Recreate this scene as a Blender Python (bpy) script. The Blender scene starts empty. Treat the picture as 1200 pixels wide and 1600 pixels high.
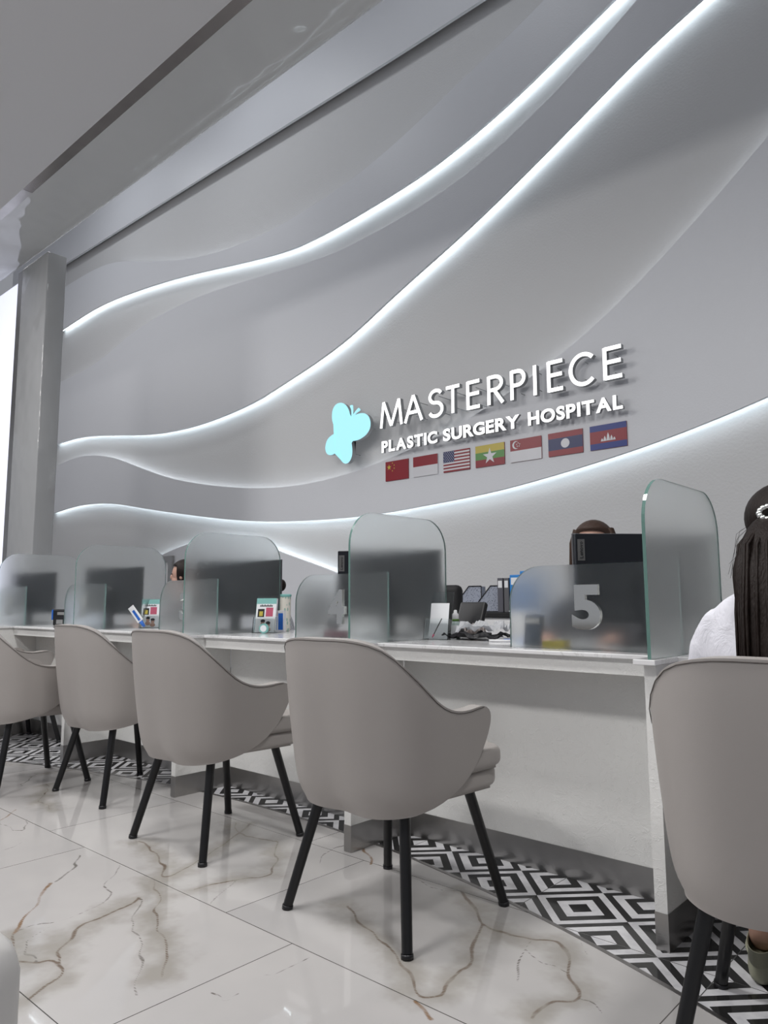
import bpy, bmesh, math, random
import numpy as np
from mathutils import Vector, Matrix
PI = math.pi
random.seed(7)
S = bpy.context.scene
COL = S.collection

# ------------------------------------------------------------------ camera
Fpx, H = 1153.0, 0.915
pitch, roll, az = math.atan(140 / Fpx), math.radians(0.24), math.radians(132.1)
fw = Vector((math.cos(az) * math.cos(pitch), math.sin(az) * math.cos(pitch), math.sin(pitch)))
r0 = Vector((math.sin(az), -math.cos(az), 0)); u0 = r0.cross(fw)
Rv = r0 * math.cos(roll) - u0 * math.sin(roll); Uv = Rv.cross(fw)
cd = bpy.data.cameras.new('camera'); cam = bpy.data.objects.new('camera', cd); COL.objects.link(cam)
cam.matrix_world = Matrix(((Rv.x, Uv.x, -fw.x, 0), (Rv.y, Uv.y, -fw.y, 0), (Rv.z, Uv.z, -fw.z, H), (0, 0, 0, 1)))
cd.sensor_fit = 'VERTICAL'; cd.sensor_height = 36; cd.lens = 36 * Fpx / 1600; cd.clip_start = 0.02
S.camera = cam
# ------------------------------------------------------------------ light
S.view_settings.view_transform = 'Standard'; S.view_settings.look = 'None'
S.view_settings.exposure = 0.0; S.view_settings.gamma = 1.0; S.view_settings.use_curve_mapping = False
S.cycles.use_denoising = True
S.cycles.max_bounces = 10; S.cycles.transmission_bounces = 10; S.cycles.glossy_bounces = 4; S.cycles.diffuse_bounces = 4
S.cycles.sample_clamp_indirect = 4.0; S.cycles.caustics_reflective = False
W = bpy.data.worlds.new('world'); S.world = W; W.use_nodes = True
W.node_tree.nodes['Background'].inputs[0].default_value = (0.82, 0.85, 0.93, 1)
W.node_tree.nodes['Background'].inputs[1].default_value = 0.31

def area(name, loc, rot, sx, sy, power, col=(1, 1, 1)):
    d = bpy.data.lights.new(name, 'AREA'); d.shape = 'RECTANGLE'; d.size = sx; d.size_y = sy; d.energy = power; d.color = col
    o = bpy.data.objects.new(name, d); COL.objects.link(o); o.location = loc; o.rotation_euler = rot
    return o
for i, x in enumerate((-7.6, -4.9, -2.2, 0.5)):
    area('ceiling_and_fill_light', (x, 0.9, 4.5), (0, 0, 0), 0.6, 0.6, 62, (1, 0.985, 0.97))
area('ceiling_and_fill_light', (-2.4, -1.6, 4.5), (math.radians(34), 0, 0), 1.2, 0.6, 125, (1, 0.98, 0.96))  # tilted fill light, added to brighten the upright counter fronts
area('ceiling_and_fill_light', (-7.5, -1.6, 4.5), (math.radians(38), 0, 0), 1.2, 0.6, 125, (1, 0.98, 0.96))  # second tilted fill, added to lift counter and wall further left
for x, p_ in ((-11, 34), (-7.5, 34), (-4.0, 18), (0.5, 5)):
    area('atrium_light', (x, 4.0, 8.6), (math.radians(8), 0, 0), 1.0, 0.5, p_, (0.93, 0.96, 1.0))

area('left_wall_fill', (-10.2, 3.25, 5.3), (math.radians(62), 0, 0), 6.5, 0.12, 38, (1.0, 0.97, 0.95))  # unseen strip light added behind the fascia to brighten the left wall

# ------------------------------------------------------------------ materials
MATS = {}
def principled(name, col, rough=0.5, metal=0.0, spec=0.5, trans=0.0, ior=1.45, emis=None, estr=0.0, coat=0.0):
    m = bpy.data.materials.new(name); m.use_nodes = True
    b = m.node_tree.nodes['Principled BSDF']
    b.inputs['Base Color'].default_value = (*col, 1); b.inputs['Roughness'].default_value = rough
    b.inputs['Metallic'].default_value = metal; b.inputs['Specular IOR Level'].default_value = spec
    b.inputs['Transmission Weight'].default_value = trans; b.inputs['IOR'].default_value = ior
    b.inputs['Coat Weight'].default_value = coat
    if emis: b.inputs['Emission Color'].default_value = (*emis, 1); b.inputs['Emission Strength'].default_value = estr
    MATS[name] = m
    return m
def nd(m, t, **k):
    n = m.node_tree.nodes.new(t)
    for a, v in k.items(): setattr(n, a, v)
    return n
def lk(m, a, b): m.node_tree.links.new(a, b)
def mth(m, op, a, b=None, c=None):
    n = nd(m, 'ShaderNodeMath', operation=op)
    for i, v in enumerate((a, b, c)):
        if v is None: continue
        if isinstance(v, (int, float)): n.inputs[i].default_value = v
        else: lk(m, v, n.inputs[i])
    return n.outputs[0]
def mixc(m, f, a, b):
    n = nd(m, 'ShaderNodeMix', data_type='RGBA')
    if isinstance(f, (int, float)): n.inputs[0].default_value = f
    else: lk(m, f, n.inputs[0])
    for i, v in ((6, a), (7, b)):
        if isinstance(v, tuple): n.inputs[i].default_value = (*v, 1)
        else: lk(m, v, n.inputs[i])
    return n.outputs[2]
def mrange(m, v, a, b, c=0.0, d=1.0):
    n = nd(m, 'ShaderNodeMapRange', interpolation_type='SMOOTHSTEP')
    lk(m, v, n.inputs[0])
    for i, q in enumerate((a, b, c, d)): n.inputs[i + 1].default_value = q
    return n.outputs[0]
def bump(m, height, strength, dist=0.01):
    n = nd(m, 'ShaderNodeBump'); n.inputs['Strength'].default_value = strength; n.inputs['Distance'].default_value = dist
    lk(m, height, n.inputs['Height']); lk(m, n.outputs[0], m.node_tree.nodes['Principled BSDF'].inputs['Normal'])
def noise(m, vec, scale, detail=3, rough=0.5, dist=0.0):
    n = nd(m, 'ShaderNodeTexNoise'); n.inputs['Scale'].default_value = scale; n.inputs['Detail'].default_value = detail
    n.inputs['Roughness'].default_value = rough; n.inputs['Distortion'].default_value = dist
    if vec is not None: lk(m, vec, n.inputs['Vector'])
    return n
def pos(m): return nd(m, 'ShaderNodeNewGeometry').outputs['Position']
def objc(m): return nd(m, 'ShaderNodeTexCoord').outputs['Object']
def BC(m): return m.node_tree.nodes['Principled BSDF'].inputs['Base Color']

# marble floor
def marble_floor():
    m = principled('polished_marble', (0.75, 0.74, 0.74), 0.03, spec=0.55)
    P = pos(m); sp = nd(m, 'ShaderNodeSeparateXYZ'); lk(m, P, sp.inputs[0])
    T = 0.594
    ry = mth(m, 'DIVIDE', mth(m, 'SUBTRACT', sp.outputs[1], 0.808), T)
    row = mth(m, 'FLOOR', ry); fy = mth(m, 'FRACT', ry)
    xo = mth(m, 'ADD', mth(m, 'ADD', sp.outputs[0], 1.607), mth(m, 'MULTIPLY', row, 0.3))
    rx = mth(m, 'DIVIDE', xo, 1.19)
    colm = mth(m, 'FLOOR', rx); fx = mth(m, 'FRACT', rx)
    ex = mth(m, 'MULTIPLY', mth(m, 'MINIMUM', fx, mth(m, 'SUBTRACT', 1.0, fx)), 1.19)
    ey = mth(m, 'MULTIPLY', mth(m, 'MINIMUM', fy, mth(m, 'SUBTRACT', 1.0, fy)), T)
    joint = mth(m, 'LESS_THAN', mth(m, 'MINIMUM', ex, ey), 0.0014)
    wn = nd(m, 'ShaderNodeTexWhiteNoise', noise_dimensions='2D')
    cv = nd(m, 'ShaderNodeCombineXYZ'); lk(m, colm, cv.inputs[0]); lk(m, row, cv.inputs[1]); lk(m, cv.outputs[0], wn.inputs['Vector'])
    off = nd(m, 'ShaderNodeVectorMath', operation='SCALE'); lk(m, wn.outputs['Color'], off.inputs[0]); off.inputs['Scale'].default_value = 17
    Q = nd(m, 'ShaderNodeVectorMath', operation='ADD'); lk(m, P, Q.inputs[0]); lk(m, off.outputs[0], Q.inputs[1])
    n1 = noise(m, Q.outputs[0], 1.5, 4, 0.5)
    w = nd(m, 'ShaderNodeVectorMath', operation='MULTIPLY_ADD'); lk(m, n1.outputs['Color'], w.inputs[0]); w.inputs[1].default_value = (0.75, 0.75, 0.75); lk(m, Q.outputs[0], w.inputs[2])
    vo = nd(m, 'ShaderNodeTexVoronoi', feature='DISTANCE_TO_EDGE'); vo.inputs['Scale'].default_value = 1.5; lk(m, w.outputs[0], vo.inputs['Vector'])
    vd = vo.outputs['Distance']
    mask = mrange(m, noise(m, Q.outputs[0], 2.3, 2).outputs['Fac'], 0.44, 0.60)
    line = mth(m, 'MULTIPLY', mrange(m, vd, 0.002, 0.009, 1.0, 0.0), mask)
    halo = mth(m, 'MULTIPLY', mrange(m, vd, 0.0, 0.13, 1.0, 0.0), mrange(m, noise(m, w.outputs[0], 2.0, 4, 0.6).outputs['Fac'], 0.50, 0.68))
    fine = noise(m, w.outputs[0], 3.2, 4, 0.5)
    fl = mrange(m, mth(m, 'ABSOLUTE', mth(m, 'SUBTRACT', fine.outputs['Fac'], 0.5)), 0.0, 0.010, 1.0, 0.0)
    fl = mth(m, 'MULTIPLY', mth(m, 'MULTIPLY', fl, halo), 0.8)
    cloud = noise(m, Q.outputs[0], 1.3, 4, 0.6)
    base = mixc(m, mrange(m, cloud.outputs['Fac'], 0.35, 0.7), (0.49, 0.475, 0.47), (0.43, 0.42, 0.42))
    c = mixc(m, mth(m, 'MULTIPLY', halo, 0.5), base, (0.24, 0.222, 0.19))
    tone = mixc(m, mrange(m, noise(m, Q.outputs[0], 3.0, 2).outputs['Fac'], 0.45, 0.6), (0.11, 0.10, 0.095), (0.24, 0.15, 0.075))
    c = mixc(m, mth(m, 'MULTIPLY', mth(m, 'MAXIMUM', line, fl), 0.85), c, tone)
    at = nd(m, 'ShaderNodeAttribute', attribute_name='vein'); sv = nd(m, 'ShaderNodeSeparateXYZ'); lk(m, at.outputs['Vector'], sv.inputs[0])
    jn = noise(m, P, 42, 4, 0.6); jl = noise(m, P, 9, 3, 0.6)
    dv = mth(m, 'ADD', sv.outputs[0], mth(m, 'MULTIPLY', mth(m, 'SUBTRACT', jn.outputs['Fac'], 0.5), 0.006))
    thin = mth(m, 'MULTIPLY', mrange(m, dv, 0.0018, 0.0066, 1.0, 0.0), mrange(m, jl.outputs['Fac'], 0.32, 0.55, 0.35, 0.95))
    hz_ = mth(m, 'MULTIPLY', mrange(m, mth(m, 'ADD', sv.outputs[1], mth(m, 'MULTIPLY', mth(m, 'SUBTRACT', jl.outputs['Fac'], 0.5), 0.16)), -0.01, 0.085, 1.0, 0.0), 0.62)
    tone2 = mixc(m, sv.outputs[2], (0.12, 0.108, 0.098), (0.21, 0.12, 0.06))
    inreg = at.outputs['Alpha']
    base2 = mixc(m, mrange(m, cloud.outputs['Fac'], 0.35, 0.7), (0.49, 0.475, 0.468), (0.43, 0.42, 0.418))
    c2 = mixc(m, hz_, base2, (0.24, 0.222, 0.185)); c2 = mixc(m, thin, c2, tone2)
    c = mixc(m, inreg, c, c2)
    c = mixc(m, joint, c, (0.07, 0.065, 0.06))
    lk(m, c, BC(m))
    return m
def pattern_floor():
    m = principled('black_white_tile', (0.8, 0.8, 0.8), 0.09, spec=0.4)
    P = pos(m); sp = nd(m, 'ShaderNodeSeparateXYZ'); lk(m, P, sp.inputs[0])
    a = mth(m, 'DIVIDE', mth(m, 'SUBTRACT', sp.outputs[0], -1.285), 0.2965)
    b = mth(m, 'DIVIDE', mth(m, 'SUBTRACT', sp.outputs[1], 2.128), 0.303)
    p, q = mth(m, 'ADD', a, b), mth(m, 'SUBTRACT', a, b)
    fp, fq = mth(m, 'FLOOR', p), mth(m, 'FLOOR', q)
    dp = mth(m, 'ABSOLUTE', mth(m, 'SUBTRACT', mth(m, 'FRACT', p), 0.5)); dq = mth(m, 'ABSOLUTE', mth(m, 'SUBTRACT', mth(m, 'FRACT', q), 0.5))
    ring = mth(m, 'FLOOR', mth(m, 'MULTIPLY', mth(m, 'MAXIMUM', dp, dq), 7.6))
    k = mth(m, 'FLOORED_MODULO', mth(m, 'ADD', mth(m, 'ADD', fp, fq), ring), 2.0)
    jx = mth(m, 'ABSOLUTE', mth(m, 'SUBTRACT', mth(m, 'FRACT', mth(m, 'ADD', mth(m, 'DIVIDE', mth(m, 'SUBTRACT', sp.outputs[0], -1.285), 0.593), 0.5)), 0.5))
    jy = mth(m, 'ABSOLUTE', mth(m, 'SUBTRACT', mth(m, 'FRACT', mth(m, 'ADD', mth(m, 'DIVIDE', mth(m, 'SUBTRACT', sp.outputs[1], 1.977), 0.606), 0.5)), 0.5))
    jt = mth(m, 'LESS_THAN', mth(m, 'MINIMUM', jx, jy), 0.0022)
    n = noise(m, P, 14, 4, 0.6)
    wh = mixc(m, mrange(m, n.outputs['Fac'], 0.35, 0.75), (0.68, 0.68, 0.70), (0.50, 0.50, 0.53))
    bl = mixc(m, n.outputs['Fac'], (0.012, 0.012, 0.013), (0.03, 0.03, 0.03))
    c = mixc(m, k, bl, wh); c = mixc(m, jt, c, (0.09, 0.09, 0.09)); lk(m, c, BC(m))
    return m
M_marble = marble_floor(); M_pattern = pattern_floor()
M_wall = principled('white_plaster', (0.63, 0.64, 0.67), 0.42, spec=0.35)
bump(M_wall, noise(M_wall, pos(M_wall), 60, 3).outputs['Fac'], 0.12, 0.01)
M_recess = principled('recess_plaster', (0.57, 0.57, 0.575), 0.6, spec=0.2)
bump(M_recess, noise(M_recess, pos(M_recess), 45, 4).outputs['Fac'], 0.25, 0.01)
M_ceil = principled('ceiling_paint', (0.60, 0.60, 0.61), 0.8, spec=0.1)
M_soffit = principled('gloss_soffit', (0.52, 0.53, 0.53), 0.06, spec=0.6)
_n = noise(M_soffit, pos(M_soffit), 1.6, 2); bump(M_soffit, _n.outputs['Fac'], 0.35, 0.12)
M_column = principled('gloss_column', (0.29, 0.295, 0.30), 0.05, spec=0.6)
_n = noise(M_column, pos(M_column), 1.9, 2); bump(M_column, _n.outputs['Fac'], 0.35, 0.12)
def stone():
    m = principled('white_textured_stone', (0.80, 0.80, 0.79), 0.42, spec=0.35)
    P = pos(m)
    n1 = noise(m, P, 7, 6, 0.65, 1.2); n2 = noise(m, P, 15, 5, 0.55, 1.6)
    r = mth(m, 'ABSOLUTE', mth(m, 'SUBTRACT', n2.outputs['Fac'], 0.5))
    h = mth(m, 'ADD', n1.outputs['Fac'], mth(m, 'MULTIPLY', mrange(m, r, 0.0, 0.02, 1.0, 0.0), 0.22))
    bump(m, h, 0.42, 0.008)
    c = mixc(m, mrange(m, r, 0.0, 0.012, 0.5, 0.0), (0.79, 0.79, 0.775), (0.90, 0.90, 0.89)); lk(m, c, BC(m))
    return m
M_stone = stone()
M_top = principled('worktop_stone', (0.78, 0.78, 0.79), 0.10, spec=0.5)
_n = noise(M_top, pos(M_top), 5, 6, 0.7, 1.5)
lk(M_top, mixc(M_top, mrange(M_top, mth(M_top, 'ABSOLUTE', mth(M_top, 'SUBTRACT', _n.outputs['Fac'], 0.5)), 0, 0.02, 0.5, 0), (0.78, 0.78, 0.79), (0.5, 0.5, 0.5)), BC(M_top))
def steel(name, col, rough):
    m = principled(name, col, rough, metal=1.0)
    mp = nd(m, 'ShaderNodeMapping'); mp.inputs['Scale'].default_value = (2, 2, 300); lk(m, pos(m), mp.inputs[0])
    bump(m, noise(m, mp.outputs[0], 1.0, 2).outputs['Fac'], 0.12, 0.002)
    n = noise(m, pos(m), 6, 3); lk(m, mixc(m, n.outputs['Fac'], tuple(c * 0.8 for c in col), tuple(min(1, c * 1.2) for c in col)), BC(m))
    return m
M_steel = steel('brushed_steel', (0.42, 0.41, 0.40), 0.28)
M_steel_dark = steel('bronze_steel', (0.30, 0.28, 0.27), 0.25)
M_strip = principled('floor_strip_metal', (0.35, 0.34, 0.34), 0.3, metal=1.0)
M_leather = principled('taupe_leather', (0.37, 0.345, 0.33), 0.42, spec=0.45)
bump(M_leather, noise(M_leather, pos(M_leather), 420, 3).outputs['Fac'], 0.06, 0.002)
M_seam = principled('seam_leather', (0.07, 0.06, 0.055), 0.6)
M_leg = principled('black_leg', (0.008, 0.008, 0.009), 0.32, spec=0.5)
M_cream = principled('white_leather', (0.55, 0.54, 0.53), 0.4)
M_blk = principled('black_plastic', (0.012, 0.012, 0.014), 0.35)
M_blk2 = principled('matt_black', (0.01, 0.01, 0.011), 0.7)
M_mon = principled('monitor_back', (0.006, 0.007, 0.011), 0.3)
M_bezel = principled('grey_bezel', (0.12, 0.12, 0.13), 0.4)
M_logo = principled('grey_label', (0.22, 0.22, 0.22), 0.5)
M_white = principled('white_plastic', (0.75, 0.75, 0.76), 0.4)
M_paper = principled('paper', (0.78, 0.79, 0.81), 0.7)
M_led = principled('led_light', (1, 1, 1), 0.5, emis=(0.84, 0.95, 1.0), estr=8.0)
M_led2 = principled('led_light_soft', (1, 1, 1), 0.5, emis=(0.9, 0.96, 1.0), estr=4.0)
M_sign = principled('sign_face', (0.9, 0.9, 0.9), 0.4, emis=(1, 1, 1), estr=1.3)
M_signside = principled('sign_return', (0.32, 0.33, 0.34), 0.35, metal=0.3)
M_cyan = principled('cyan_face', (0.08, 0.15, 0.15), 0.4, emis=(0.42, 0.89, 1.0), estr=0.95)
M_lightbox = principled('lightbox_face', (0.8, 0.8, 0.9), 0.3, emis=(0.78, 0.82, 1.0), estr=0.72)
M_chrome = principled('chrome', (0.88, 0.88, 0.84), 0.12, metal=1.0)
M_red = principled('flag_red', (0.24, 0.018, 0.028), 0.35); M_fw = principled('flag_white', (0.62, 0.62, 0.65), 0.35)
M_navy = principled('flag_navy', (0.012, 0.02, 0.10), 0.35); M_blue = principled('flag_blue', (0.012, 0.03, 0.20), 0.35)
M_yel = principled('flag_yellow', (0.50, 0.40, 0.06), 0.35); M_grn = principled('flag_green', (0.09, 0.25, 0.06), 0.35)
M_hair = principled('dark_hair', (0.011, 0.006, 0.0045), 0.5, spec=0.22)
M_hairb = principled('brown_hair', (0.040, 0.022, 0.015), 0.5, spec=0.25)
for _m in (M_hair, M_hairb):
    mp = nd(_m, 'ShaderNodeMapping'); mp.inputs['Scale'].default_value = (260, 260, 5); lk(_m, objc(_m), mp.inputs[0])
    bump(_m, noise(_m, mp.outputs[0], 1.0, 3).outputs['Fac'], 0.6, 0.004)
M_skin = principled('skin', (0.42, 0.25, 0.19), 0.5)
M_lip = principled('lip', (0.36, 0.15, 0.13), 0.5)
M_shirt = principled('white_shirt', (0.72, 0.72, 0.78), 0.8, spec=0.1)
_n = noise(M_shirt, objc(M_shirt), 14, 4, 0.6, 0.8); bump(M_shirt, _n.outputs['Fac'], 0.5, 0.02)
M_scrub = principled('patterned_scrubs', (0.6, 0.6, 0.62), 0.8)
_w = nd(M_scrub, 'ShaderNodeTexWave'); _w.inputs['Scale'].default_value = 18; _w.inputs['Distortion'].default_value = 5; lk(M_scrub, objc(M_scrub), _w.inputs['Vector'])
lk(M_scrub, mixc(M_scrub, _w.outputs['Fac'], (0.25, 0.25, 0.3), (0.75, 0.75, 0.78)), BC(M_scrub))
M_dark = principled('dark_uniform', (0.03, 0.03, 0.035), 0.8)
M_clog = principled('sage_clog', (0.30, 0.30, 0.225), 0.6)
M_trouser = principled('dark_trousers', (0.02, 0.02, 0.025), 0.8)
M_acr = principled('clear_acrylic', (0.95, 0.98, 0.98), 0.02, trans=1.0, ior=1.3)
M_cblue = principled('blue', (0.02, 0.12, 0.48), 0.4); M_lblue = principled('light_blue', (0.04, 0.24, 0.62), 0.4)
M_teal = principled('mint', (0.20, 0.45, 0.42), 0.5); M_pink = principled('pink', (0.45, 0.08, 0.14), 0.5)
M_green = principled('green', (0.12, 0.25, 0.05), 0.5)

def frosted():
    m = bpy.data.materials.new('frosted_glass'); m.use_nodes = True
    nt = m.node_tree; b = nt.nodes['Principled BSDF']; out = nt.nodes['Material Output']
    b.inputs['Base Color'].default_value = (0.975, 0.995, 0.993, 1); b.inputs['Roughness'].default_value = 0.36
    b.inputs['Transmission Weight'].default_value = 1.0; b.inputs['IOR'].default_value = 1.18
    d = nt.nodes.new('ShaderNodeBsdfDiffuse'); d.inputs[0].default_value = (0.70, 0.76, 0.76, 1)
    mx = nt.nodes.new('ShaderNodeMixShader'); mx.inputs[0].default_value = 0.035
    tl = nt.nodes.new('ShaderNodeBsdfTranslucent'); tl.inputs[0].default_value = (0.86, 0.93, 0.93, 1)
    m2 = nt.nodes.new('ShaderNodeMixShader'); m2.inputs[0].default_value = 0.7
    nt.links.new(d.outputs[0], m2.inputs[1]); nt.links.new(tl.outputs[0], m2.inputs[2])
    nt.links.new(b.outputs[0], mx.inputs[1]); nt.links.new(m2.outputs[0], mx.inputs[2]); nt.links.new(mx.outputs[0], out.inputs[0])
    return m
M_frost = frosted()
M_gedge = principled('glass_edge', (0.12, 0.22, 0.195), 0.12, spec=0.6)
M_gedge2 = principled('glass_edge_light', (0.30, 0.46, 0.43), 0.15, spec=0.6)

# ------------------------------------------------------------------ mesh helpers
def obj(name, bm, mats, parent=None, smooth=False, angle=None, loc=None):
    bmesh.ops.recalc_face_normals(bm, faces=bm.faces)
    me = bpy.data.meshes.new(name); bm.to_mesh(me); bm.free()
    if not isinstance(mats, (list, tuple)): mats = [mats]
    for q in mats: me.materials.append(q)
    if smooth:
        for p in me.polygons: p.use_smooth = True
        if angle: me.set_sharp_from_angle(angle=math.radians(angle))
    o = bpy.data.objects.new(name, me); COL.objects.link(o)
    if parent: o.parent = parent
    if loc: o.location = loc
    return o
def thing(name, label, cat, loc=(0, 0, 0), rz=0, group=None):
    o = bpy.data.objects.new(name, None); COL.objects.link(o); o.empty_display_size = 0.1
    o.location = loc; o.rotation_euler = (0, 0, rz); o['label'] = label; o['category'] = cat
    if group: o['group'] = group
    return o
def tag(o, label, cat, group=None):
    o['label'] = label; o['category'] = cat
    if group: o['group'] = group
    return o
def struct(o): o['kind'] = 'structure'; return o
def dup(root, loc, rz, label, group=None):
    r = root.copy(); COL.objects.link(r); r.location = loc; r.rotation_euler = (0, 0, rz); r['label'] = label
    if group: r['group'] = group
    for ch in list(root.children):
        c = ch.copy(); COL.objects.link(c); c.parent = r
        for g in list(ch.children):
            d = g.copy(); COL.objects.link(d); d.parent = c
    return r
def box(bm, x0, x1, y0, y1, z0, z1, bev=0.0, seg=2, mi=0, M=None):
    vs = [bm.verts.new((x, y, z)) for x in (x0, x1) for y in (y0, y1) for z in (z0, z1)]
    F = [(0, 1, 3, 2), (4, 6, 7, 5), (0, 4, 5, 1), (2, 3, 7, 6), (0, 2, 6, 4), (1, 5, 7, 3)]
    fs = [bm.faces.new([vs[i] for i in f]) for f in F]
    for f in fs: f.material_index = mi
    if bev > 0:
        es = list({e for f in fs for e in f.edges})
        r = bmesh.ops.bevel(bm, geom=es, offset=bev, segments=seg, affect='EDGES', profile=0.5)
        vs = list({v for f in r['faces'] for v in f.verts} | {v for v in vs if v.is_valid})
        for f in {f for v in vs for f in v.link_faces}: f.material_index = mi
    if M is not None: bmesh.ops.transform(bm, matrix=M, verts=[v for v in vs if v.is_valid])
    return vs
def mbox(*a, **k):
    bm = bmesh.new(); box(bm, *a, **k); return bm
def tube(bm, pts, r, n=10, mi=0, cap=True):
    pts = [Vector(p) for p in pts]; rings = []
    rr = r if isinstance(r, (list, tuple)) else [r] * len(pts)
    up = Vector((0.13, 0.31, 0.94)).normalized(); prev = None
    for i, p in enumerate(pts):
        t = (pts[min(i + 1, len(pts) - 1)] - pts[max(i - 1, 0)]).normalized()
        a = prev if prev is not None else (up if abs(t.dot(up)) < 0.95 else Vector((1, 0, 0)))
        a = (a - t * a.dot(t)).normalized(); prev = a; b = t.cross(a)
        rings.append([bm.verts.new(p + (a * math.cos(2 * PI * k / n) + b * math.sin(2 * PI * k / n)) * rr[i]) for k in range(n)])
    for i in range(len(rings) - 1):
        for k in range(n):
            f = bm.faces.new((rings[i][k], rings[i][(k + 1) % n], rings[i + 1][(k + 1) % n], rings[i + 1][k])); f.material_index = mi; f.smooth = True
    if cap:
        for q in (rings[0][::-1], rings[-1]):
            f = bm.faces.new(q); f.material_index = mi
def lathe(bm, prof, n=24, mi=0, c=(0, 0, 0)):
    rings = [[bm.verts.new((c[0] + r * math.cos(2 * PI * k / n), c[1] + r * math.sin(2 * PI * k / n), c[2] + z)) for k in range(n)] for r, z in prof]
    for i in range(len(rings) - 1):
        for k in range(n):
            f = bm.faces.new((rings[i][k], rings[i][(k + 1) % n], rings[i + 1][(k + 1) % n], rings[i + 1][k])); f.material_index = mi; f.smooth = True
    for q in (rings[0][::-1], rings[-1]):
        if True:
            f = bm.faces.new(q); f.material_index = mi
def prism(bm, poly, d, mi=0, side=None):
    """poly: 3D points of a flat outline, d: extrusion vector"""
    a = [bm.verts.new(p) for p in poly]; b = [bm.verts.new(Vector(p) + Vector(d)) for p in poly]
    f1 = bm.faces.new(a); f2 = bm.faces.new(b[::-1]); f1.material_index = mi; f2.material_index = mi
    n = len(a)
    for i in range(n):
        f = bm.faces.new((a[i], b[i], b[(i + 1) % n], a[(i + 1) % n])); f.material_index = mi if side is None else side
def interp(c, x):
    if x <= c[0][0]: i = 0
    elif x >= c[-1][0]: i = len(c) - 2
    else:
        i = 0
        while c[i + 1][0] < x: i += 1
    x0, y0 = c[i]; x1, y1 = c[i + 1]; t = (x - x0) / (x1 - x0)
    if x < c[0][0] or x > c[-1][0]: return y0 + (y1 - y0) * t
    m0 = (y1 - c[i - 1][1]) / (x1 - c[i - 1][0]) if i > 0 else (y1 - y0) / (x1 - x0)
    m1 = (c[i + 2][1] - y0) / (c[i + 2][0] - x0) if i + 2 < len(c) else (y1 - y0) / (x1 - x0)
    h = x1 - x0; t2, t3 = t * t, t * t * t
    return (2 * t3 - 3 * t2 + 1) * y0 + (t3 - 2 * t2 + t) * h * m0 + (-2 * t3 + 3 * t2) * y1 + (t3 - t2) * h * m1

# ------------------------------------------------------------------ floor
def arc(x):
    u = min(abs(x + 2.65), 5.25); return 2.195 - 5.3 + math.sqrt(5.3 ** 2 - u * u)
bm = bmesh.new()
xs = [-7.9 + i * 0.1 for i in range(106)]
YB = 2.36
def quad(bm, a, b, c, d):
    return bm.faces.new([bm.verts.new(p) for p in (a, b, c, d)])
GX0, GX1, GY0 = -3.9, -0.4, 0.6
for a, b in zip(xs[:-1], xs[1:]):
    if a > GX0 - 0.05 and b < GX1 + 0.05: quad(bm, (a, -4, 0), (b, -4, 0), (b, GY0, 0), (a, GY0, 0))
    else: quad(bm, (a, -4, 0), (b, -4, 0), (b, arc(b), 0), (a, arc(a), 0))
gx = np.linspace(GX0, GX1, 561); NR_ = 250
gv = [[bm.verts.new((x, GY0 + (arc(x) - GY0) * j / NR_, 0)) for j in range(NR_ + 1)] for x in map(float, gx)]
for i in range(560):
    for j in range(NR_): bm.faces.new((gv[i][j], gv[i + 1][j], gv[i + 1][j + 1], gv[i][j + 1]))
quad(bm, (-16, -4, 0), (-7.9, -4, 0), (-7.9, YB, 0), (-16, YB, 0)); quad(bm, (2.6, -4, 0), (5, -4, 0), (5, YB, 0), (2.6, YB, 0))
quad(bm, (-16, YB, 0), (5, YB, 0), (5, 6.05, 0), (-16, 6.05, 0))
bmesh.ops.remove_doubles(bm, verts=bm.verts, dist=1e-4)
fl_ = struct(obj('floor', bm, M_marble))
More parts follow.
